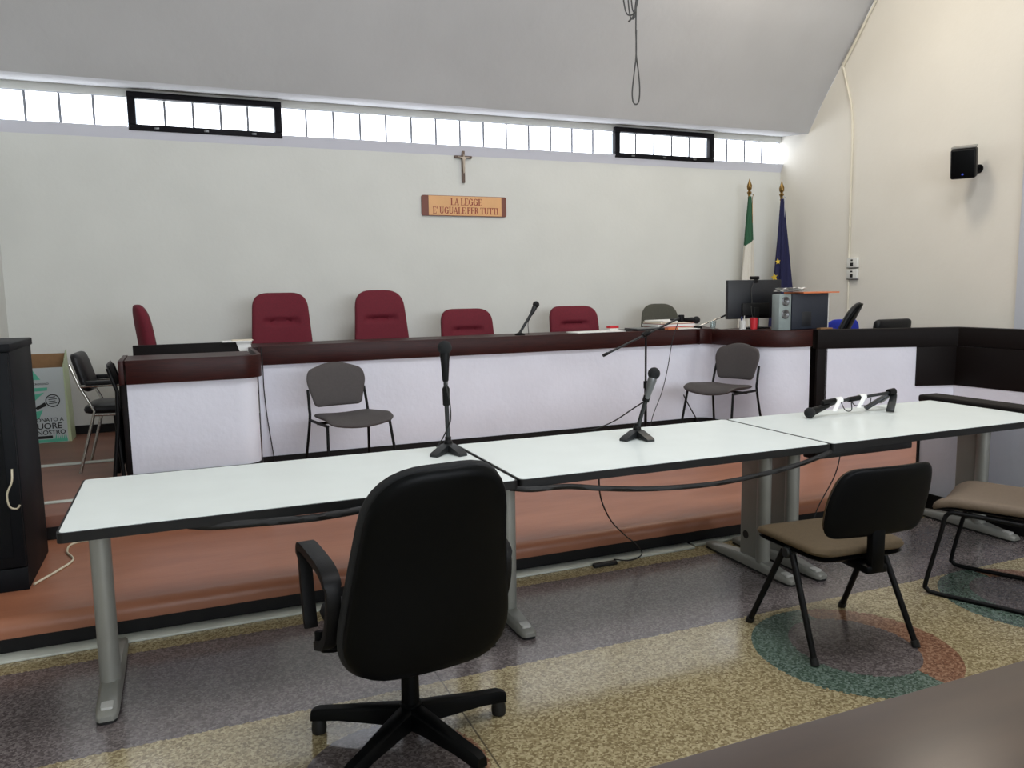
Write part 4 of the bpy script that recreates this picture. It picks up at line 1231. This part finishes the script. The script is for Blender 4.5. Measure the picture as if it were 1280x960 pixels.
cable('black_cable', 'thin black cord down the bench face beside the witness desk', [(0.545, 6.245, 1.07), (0.55, 6.235, 0.93), (0.552, 6.255, 0.75), (0.565, 6.26, 0.54), (0.585, 6.255, 0.35), (0.605, 6.25, 0.165)], 0.004, WIRE)
cable('black_cable', 'short black cord end below the corner visitor chair', [(4.36, 6.25, 0.46), (4.38, 6.24, 0.41), (4.47, 6.22, 0.25), (4.52, 6.2, 0.165)], 0.006, WIRE)

# ------------------------------------------------------------------ near desk
nd = thing('near_desk', 'dark brown desk corner in the foreground', 'desk', (2.1, 0.45, 0))
MB().box((-1.55, -0.35, 0.722), (1.6, 0.525, 0.75)).build('desk_top', DESKW, nd, bevel=0.004)
MB().box((-1.42, 0.38, 0.0), (-1.38, 0.40, 0.722)).build('front_panel', DESKW, nd) if False else MB().box((-0.2, 0.0, 0.1), (1.5, 0.02, 0.722)).build('modesty_panel', DESKW, nd)
for sx_ in (0.0, 1.5):
    MB().box((sx_ - 0.02, -0.30, 0), (sx_ + 0.02, 0.30, 0.722)).build('leg', DESKW, nd, bevel=0.003)

# ------------------------------------------------------------------ wall fittings
# sign
sg = thing('wall_sign', 'tan wooden sign reading LA LEGGE E\' UGUALE PER TUTTI', 'sign', (2.705, YW, 2.315))
sg_o = round_poly([(-0.45, -0.1), (0.45, -0.1), (0.45, 0.1), (-0.45, 0.1)], 0.022, 4, 3)
RX = Matrix.Rotation(PI / 2, 4, 'X')
MB().prism(sg_o, 0.001, 0.02, RX).build('board', SIGNB, sg, 30)
MB().prism([(-0.38, -0.094), (0.395, -0.094), (0.395, 0.096), (-0.38, 0.096)], 0.0205, 0.024, RX).build('panel', SIGNT, sg, 0)


def rect(x0, y0, x1, y1):
    return [(x0, y0), (x1, y0), (x1, y1), (x0, y1)]


def arc(cx, cy, rx, ry, a0, a1, w, n=10, thin=0.4):
    out = []
    prev = None
    for k in range(n + 1):
        a = math.radians(a0 + (a1 - a0) * k / n)
        ww = w * (thin + (1 - thin) * abs(math.cos(a)))
        o_ = (cx + rx * math.cos(a), cy + ry * math.sin(a))
        i_ = (cx + (rx - ww) * math.cos(a), cy + (ry - ww) * math.sin(a))
        if prev:
            out.append([prev[1], prev[0], o_, i_])
        prev = (o_, i_)
    return out


def stem(x, w=0.17, y0=0.0, y1=1.0, top=True, bot=True):
    r_ = [rect(x, y0, x + w, y1)]
    if top:
        r_.append(rect(x - 0.07, y1 - 0.06, x + w + 0.07, y1))
    if bot:
        r_.append(rect(x - 0.07, y0, x + w + 0.07, y0 + 0.06))
    return r_


GL = {
    'L': (stem(0.09) + [rect(0.2, 0, 0.62, 0.06), [(0.54, 0.05), (0.62, 0.05), (0.64, 0.27), (0.6, 0.27)]], 0.66),
    'E': (stem(0.09) + [rect(0.2, 0, 0.62, 0.06), [(0.54, 0.05), (0.62, 0.05), (0.64, 0.27), (0.6, 0.27)], rect(0.2, 0.94, 0.6, 1.0), [(0.52, 0.95), (0.6, 0.95), (0.6, 0.75), (0.57, 0.75)], rect(0.2, 0.48, 0.46, 0.54), rect(0.43, 0.40, 0.47, 0.62)], 0.66),
    'A': ([[(0.05, 0), (0.13, 0), (0.40, 1.0), (0.34, 1.0)], [(0.52, 0), (0.71, 0), (0.43, 1.0), (0.33, 1.0)], rect(0.18, 0.33, 0.58, 0.39), rect(0.0, 0, 0.2, 0.055), rect(0.44, 0, 0.78, 0.055)], 0.78),
    'G': (arc(0.4, 0.5, 0.36, 0.51, 40, 320, 0.17, 18) + [rect(0.58, 0.05, 0.73, 0.44), rect(0.48, 0.40, 0.8, 0.46), [(0.66, 0.72), (0.70, 0.72), (0.70, 1.0), (0.66, 0.95)]], 0.82),
    'U': (stem(0.09, 0.16, 0.3, 1.0, True, False) + stem(0.6, 0.08, 0.3, 1.0, True, False) + arc(0.385, 0.32, 0.295, 0.33, 180, 360, 0.13, 12, 0.7), 0.8),
    'P': (stem(0.09) + arc(0.33, 0.72, 0.27, 0.28, -90, 90, 0.16, 10) + [rect(0.2, 0.94, 0.35, 1.0), rect(0.2, 0.44, 0.35, 0.5)], 0.64),
    'R': (stem(0.09) + arc(0.33, 0.73, 0.25, 0.27, -90, 90, 0.16, 10) + [rect(0.2, 0.94, 0.35, 1.0), rect(0.2, 0.46, 0.35, 0.52), [(0.32, 0.5), (0.47, 0.5), (0.72, 0.0), (0.55, 0.0)], rect(0.55, 0, 0.78, 0.05)], 0.78),
    'T': (stem(0.26, 0.17, 0, 1.0, False, True) + [rect(0.0, 0.94, 0.69, 1.0), [(0.0, 0.95), (0.07, 0.95), (0.03, 0.74), (0.0, 0.74)], [(0.62, 0.95), (0.69, 0.95), (0.69, 0.74), (0.66, 0.74)]], 0.7),
    'I': (stem(0.09), 0.35),
    "'": ([[(0.08, 0.68), (0.12, 0.68), (0.2, 1.0), (0.06, 1.0)]], 0.24),
    ' ': ([], 0.24),
}


def sign_line(text, cx, y0, h, width):
    tot = sum(GL[c][1] for c in text)
    k = width / tot
    x = cx - width / 2
    for c in text:
        polys, adv = GL[c]
        if polys:
            mb = MB()
            for pl_ in polys:
                mb.prism([(x + px * k, y0 + py * h) for px, py in pl_], 0.0242, 0.0256, RX)
            mb.build('letter', SIGNR, sg, 0)
        x += adv * k


sign_line('LA LEGGE', 0.015, 0.008, 0.066, 0.335)
sign_line("E' UGUALE PER TUTTI", 0.01, -0.078, 0.066, 0.70)

# crucifix
cx_ = thing('crucifix', 'small wooden crucifix on the back wall above the sign', 'crucifix', (2.697, YW, 2.70))
MB().box((-0.014, -0.03, -0.155), (0.014, -0.002, 0.155)).build('upright', CROSSW, cx_, bevel=0.002)
MB().box((-0.09, -0.032, 0.085), (0.09, -0.004, 0.108)).build('crossbar', CROSSW, cx_, bevel=0.002)
me = bpy.data.meshes.new('figure')
jv = [(0, -0.04, 0.02), (0, -0.043, 0.05), (0, -0.043, 0.078), (0, -0.045, 0.10), (0, -0.047, 0.115), (-0.03, -0.04, 0.09), (-0.062, -0.037, 0.097), (0.03, -0.04, 0.09), (0.062, -0.037, 0.097), (-0.006, -0.043, -0.02), (-0.002, -0.038, -0.065), (0.006, -0.043, -0.018), (0.002, -0.038, -0.062)]
me.from_pydata(jv, [(0, 1), (1, 2), (2, 3), (3, 4), (2, 5), (5, 6), (2, 7), (7, 8), (0, 9), (9, 10), (0, 11), (11, 12)], [])
fg = bpy.data.objects.new('figure', me)
COL.objects.link(fg)
fg.parent = cx_
sk = fg.modifiers.new('skin', 'SKIN')
rad = [0.012, 0.012, 0.014, 0.006, 0.010, 0.006, 0.004, 0.006, 0.004, 0.007, 0.005, 0.007, 0.005]
for i, sv in enumerate(me.skin_vertices[0].data):
    sv.radius = (rad[i], rad[i] * 0.8)
    sv.use_root = (i == 0)
fg.modifiers.new('sub', 'SUBSURF').levels = 1
me.materials.append(CROSSF)

# wall loudspeaker
ws = thing('wall_speaker', 'black wall loudspeaker tilted down on the cream side wall', 'speaker', (XR, 5.11, 2.54))
Ms = Matrix.Translation((-0.20, 0.0, 0.0)) @ Matrix.Rotation(0.55, 4, 'Z') @ Matrix.Rotation(-0.20, 4, 'Y')
bx_ = MB().box((-0.07, -0.10, -0.14), (0.09, 0.10, 0.12), Ms).build('cabinet', BLK, ws, 30, 0.02, 3)
MB().box((-0.078, -0.09, -0.132), (-0.071, 0.09, 0.105), Ms).build('grille', BLKG, ws, 30, 0.003)
MB().box((-0.06, -0.097, 0.121), (0.085, 0.097, 0.14), Ms).build('top_cap', GREYP, ws, 30, 0.008)
MB().lathe([(0.009, -0.001), (0.009, 0.001)], 12, Ms @ Matrix.Translation((-0.0792, 0, -0.10)) @ Matrix.Rotation(PI / 2, 4, 'Y')).build('badge', BLUEB, ws)
MB().tube([(-0.11, 0.0, 0.0), (-0.004, 0.0, -0.05)], 0.014, 10).build('bracket', BLK, ws, 50)
MB().lathe([(0.04, 0), (0.04, 0.008)], 16, Matrix.Translation((0, 0, -0.05)) @ Matrix.Rotation(-PI / 2, 4, 'Y')).build('wall_plate', BLK, ws, 40)
# sockets and conduit
G3 = 'wall sockets on the cream side wall'
for z, lb_ in ((1.705, 'upper white wall socket box under the conduit'), (1.585, 'lower white wall socket box under the conduit')):
    so_ = thing('wall_socket', lb_, 'socket', (XR, 6.515, z), 0, G3)
    MB().box((-0.035, -0.07, -0.052), (-0.001, 0.07, 0.052)).build('housing', WPLAS, so_, bevel=0.004)
    MB().box((-0.037, -0.02, -0.038), (-0.0352, 0.02, 0.0)).build('outlet', RUB, so_)
    MB().box((-0.037, -0.014, 0.018), (-0.0352, 0.014, 0.034)).build('switch', RUB, so_)
    MB().box((-0.036, -0.07, -0.058), (-0.001, 0.07, -0.0525)).build('joint', EDGE, so_)
cable('wall_conduit', 'cream conduit running down the side wall from the vault to the sockets', [(XR - 0.013, 6.575, 1.76), (XR - 0.013, 6.585, 2.4), (XR - 0.013, 6.59, 3.1), (XR - 0.013, 6.63, 3.40), (XR - 0.013, 6.70, 3.62), (XR - 0.013, 6.755, 3.80)], 0.012, COND, cat='conduit')
cable('vault_conduit', 'cream conduit climbing the edge between vault and side wall', [(XR - 0.018, 6.74, 3.80), (XR - 0.018, 6.55, 4.04), (XR - 0.018, 6.35, 4.31), (XR - 0.018, 6.0, 4.72), (XR - 0.018, 5.5, 5.16)], 0.014, COND, cat='conduit')
cable('wall_conduit', 'short cream conduit below the wall sockets', [(XR - 0.011, 6.57, Z2 + 0.01), (XR - 0.011, 6.57, 0.9), (XR - 0.011, 6.575, 1.525)], 0.010, COND, cat='conduit')

# hanging wires from the vault
hx, hy = 2.63, 4.3
hw = thing('hanging_wires', 'bundle of dark wires dangling in a long loop from the vault', 'wires', (hx, hy, 5.82))
zo = -5.82 + 0.0
loop = [(0.0, 0, 3.02), (0.003, 0, 2.88), (-0.012, 0, 2.76), (-0.024, 0, 2.66), (-0.018, 0, 2.60), (0.002, 0, 2.585), (0.022, 0, 2.605), (0.028, 0, 2.68), (0.018, 0, 2.78), (0.006, 0.005, 2.88), (0.006, 0.004, 3.02)]
MB().tube(bez([(a, b_, c + zo) for a, b_, c in loop], 6), 0.0045, 6).build('wire_loop', WIREG, hw, 60)
MB().tube(bez([(0.0, 0, -0.003), (0.01, 0, 4.6 + zo), (-0.01, 0, 3.8 + zo), (0.0, 0, 3.3 + zo), (0.0, 0, 3.0 + zo)], 6), 0.0045, 6).build('wire', WIREG, hw, 60)
for k, (w, zb, zt_) in enumerate(((0.085, 3.10, 3.45), (0.05, 3.08, 3.4), (0.03, 3.12, 3.36))):
    pts = [(0.004 * k, 0.004 * k, zt_ + zo), (-w, 0.005, (zt_ + zb) / 2 + zo + 0.02), (-w * 0.85, 0, zb + 0.02 + zo), (-w * 0.35, -0.004, zb + zo), (0.0, 0.004, zb + 0.05 + zo), (0.018, 0, zb + 0.15 + zo), (0.01, 0, zt_ + zo)]
    MB().tube(bez(pts, 6), 0.0045, 6).build('wire_coil', WIREG, hw, 60)
MB().tube([(-0.05, 0, 3.06 + zo), (-0.02, 0, 3.09 + zo), (0.0, 0, 3.14 + zo)], 0.006, 6).build('wire_end', WIREG, hw, 60)

# ------------------------------------------------------------------ flags
def flag(label, name, loc, mt, top, z_tip, bottom, spread, stars=False, seed=1):
    t = thing(name, label, 'flag', loc)
    MB().lathe([(0.16, 0), (0.16, 0.015), (0.05, 0.03), (0.025, 0.06), (0.02, 0.12)], 24).build('base', GOLD, t, 40)
    MB().tube([(0, 0, 0.03), (0, 0, z_tip - 0.22)], 0.0125, 10).build('pole', POLEM, t, 50)
    zf = z_tip - 0.23
    MB().lathe([(0.013, zf), (0.02, zf + 0.015), (0.013, zf + 0.03), (0.018, zf + 0.05), (0.028, zf + 0.075), (0.013, zf + 0.095), (0.027, zf + 0.115), (0.030, zf + 0.15), (0.012, zf + 0.20), (0.002, zf + 0.23)], 14).build('finial', GOLD, t, 50)
    random.seed(seed)
    rows, cols = 18, 44
    v = []
    for j in range(rows):
        k = j / (rows - 1)
        z = top + (bottom - top) * k
        for i in range(cols):
            a = 2 * PI * i / cols
            rx_ = 0.018 + spread * k ** 0.9
            ry_ = 0.016 + spread * 0.55 * k ** 0.9
            rip = 1 + (0.10 + 0.16 * k) * math.sin(5 * a + 2.2 * k + seed) + 0.06 * math.sin(9 * a - seed)
            v.append((spread * 0.35 * k * (1 if stars else -0.6) + rx_ * rip * math.cos(a), ry_ * rip * math.sin(a) - 0.012, z - 0.05 * k * math.sin(2 * a)))
    f = [(j * cols + i, j * cols + (i + 1) % cols, (j + 1) * cols + (i + 1) % cols, (j + 1) * cols + i) for j in range(rows - 1) for i in range(cols)]
    f += [tuple(range(cols)), tuple((rows - 1) * cols + i for i in range(cols - 1, -1, -1))]
    cl = MB().add(v, f).build('cloth', mt, t, 60)
    MB().tube(bez([(0.0, -0.02, top + 0.03), (0.035, -0.03, top + 0.015), (0.02, -0.03, top - 0.03), (0.028, -0.03, top - 0.3)], 5), 0.004, 6).build('cord', GOLD if not stars else MULL, t, 60)
    return t, cl


f1, _c = flag('drooping green and white flag on a brass tipped pole by the wall', 'national_flag', (6.085, 7.48, Z2), FLAGI, 2.20, 2.40, 0.72, 0.085, seed=2)
f2, cl2 = flag('drooping blue flag with yellow stars in the corner', 'starred_flag', (6.515, 7.44, Z2), EUB, 2.18, 2.385, 0.62, 0.135, True, seed=4)


def star5(x, y, z, r, rot, tilt):
    p = []
    for k in range(10):
        rr = r if k % 2 == 0 else r * 0.42
        a = rot + PI / 2 + k * PI / 5
        p.append((rr * math.cos(a), rr * math.sin(a)))
    return MB().prism(p, 0, 0.006, Matrix.Translation((x, y, z)) @ Matrix.Rotation(tilt, 4, 'Z') @ Matrix.Rotation(PI / 2, 4, 'X'))


dg = bpy.context.evaluated_depsgraph_get()
for x, z, r, rot in ((-0.085, 1.28, 0.05, 0.2), (-0.085, 1.08, 0.05, -0.2), (-0.06, 1.46, 0.035, 0.1), (0.02, 0.98, 0.045, 0.0)):
    hit, loc_, nor, _i = cl2.ray_cast(Vector((x, -1.0, z)), Vector((0, 1, 0)))
    y = loc_.y - 0.004 if hit else -0.1
    star5(x, y, z, r, rot, math.atan2(nor.x, -nor.y) if hit else 0).build('star', EUY, cl2, 0)
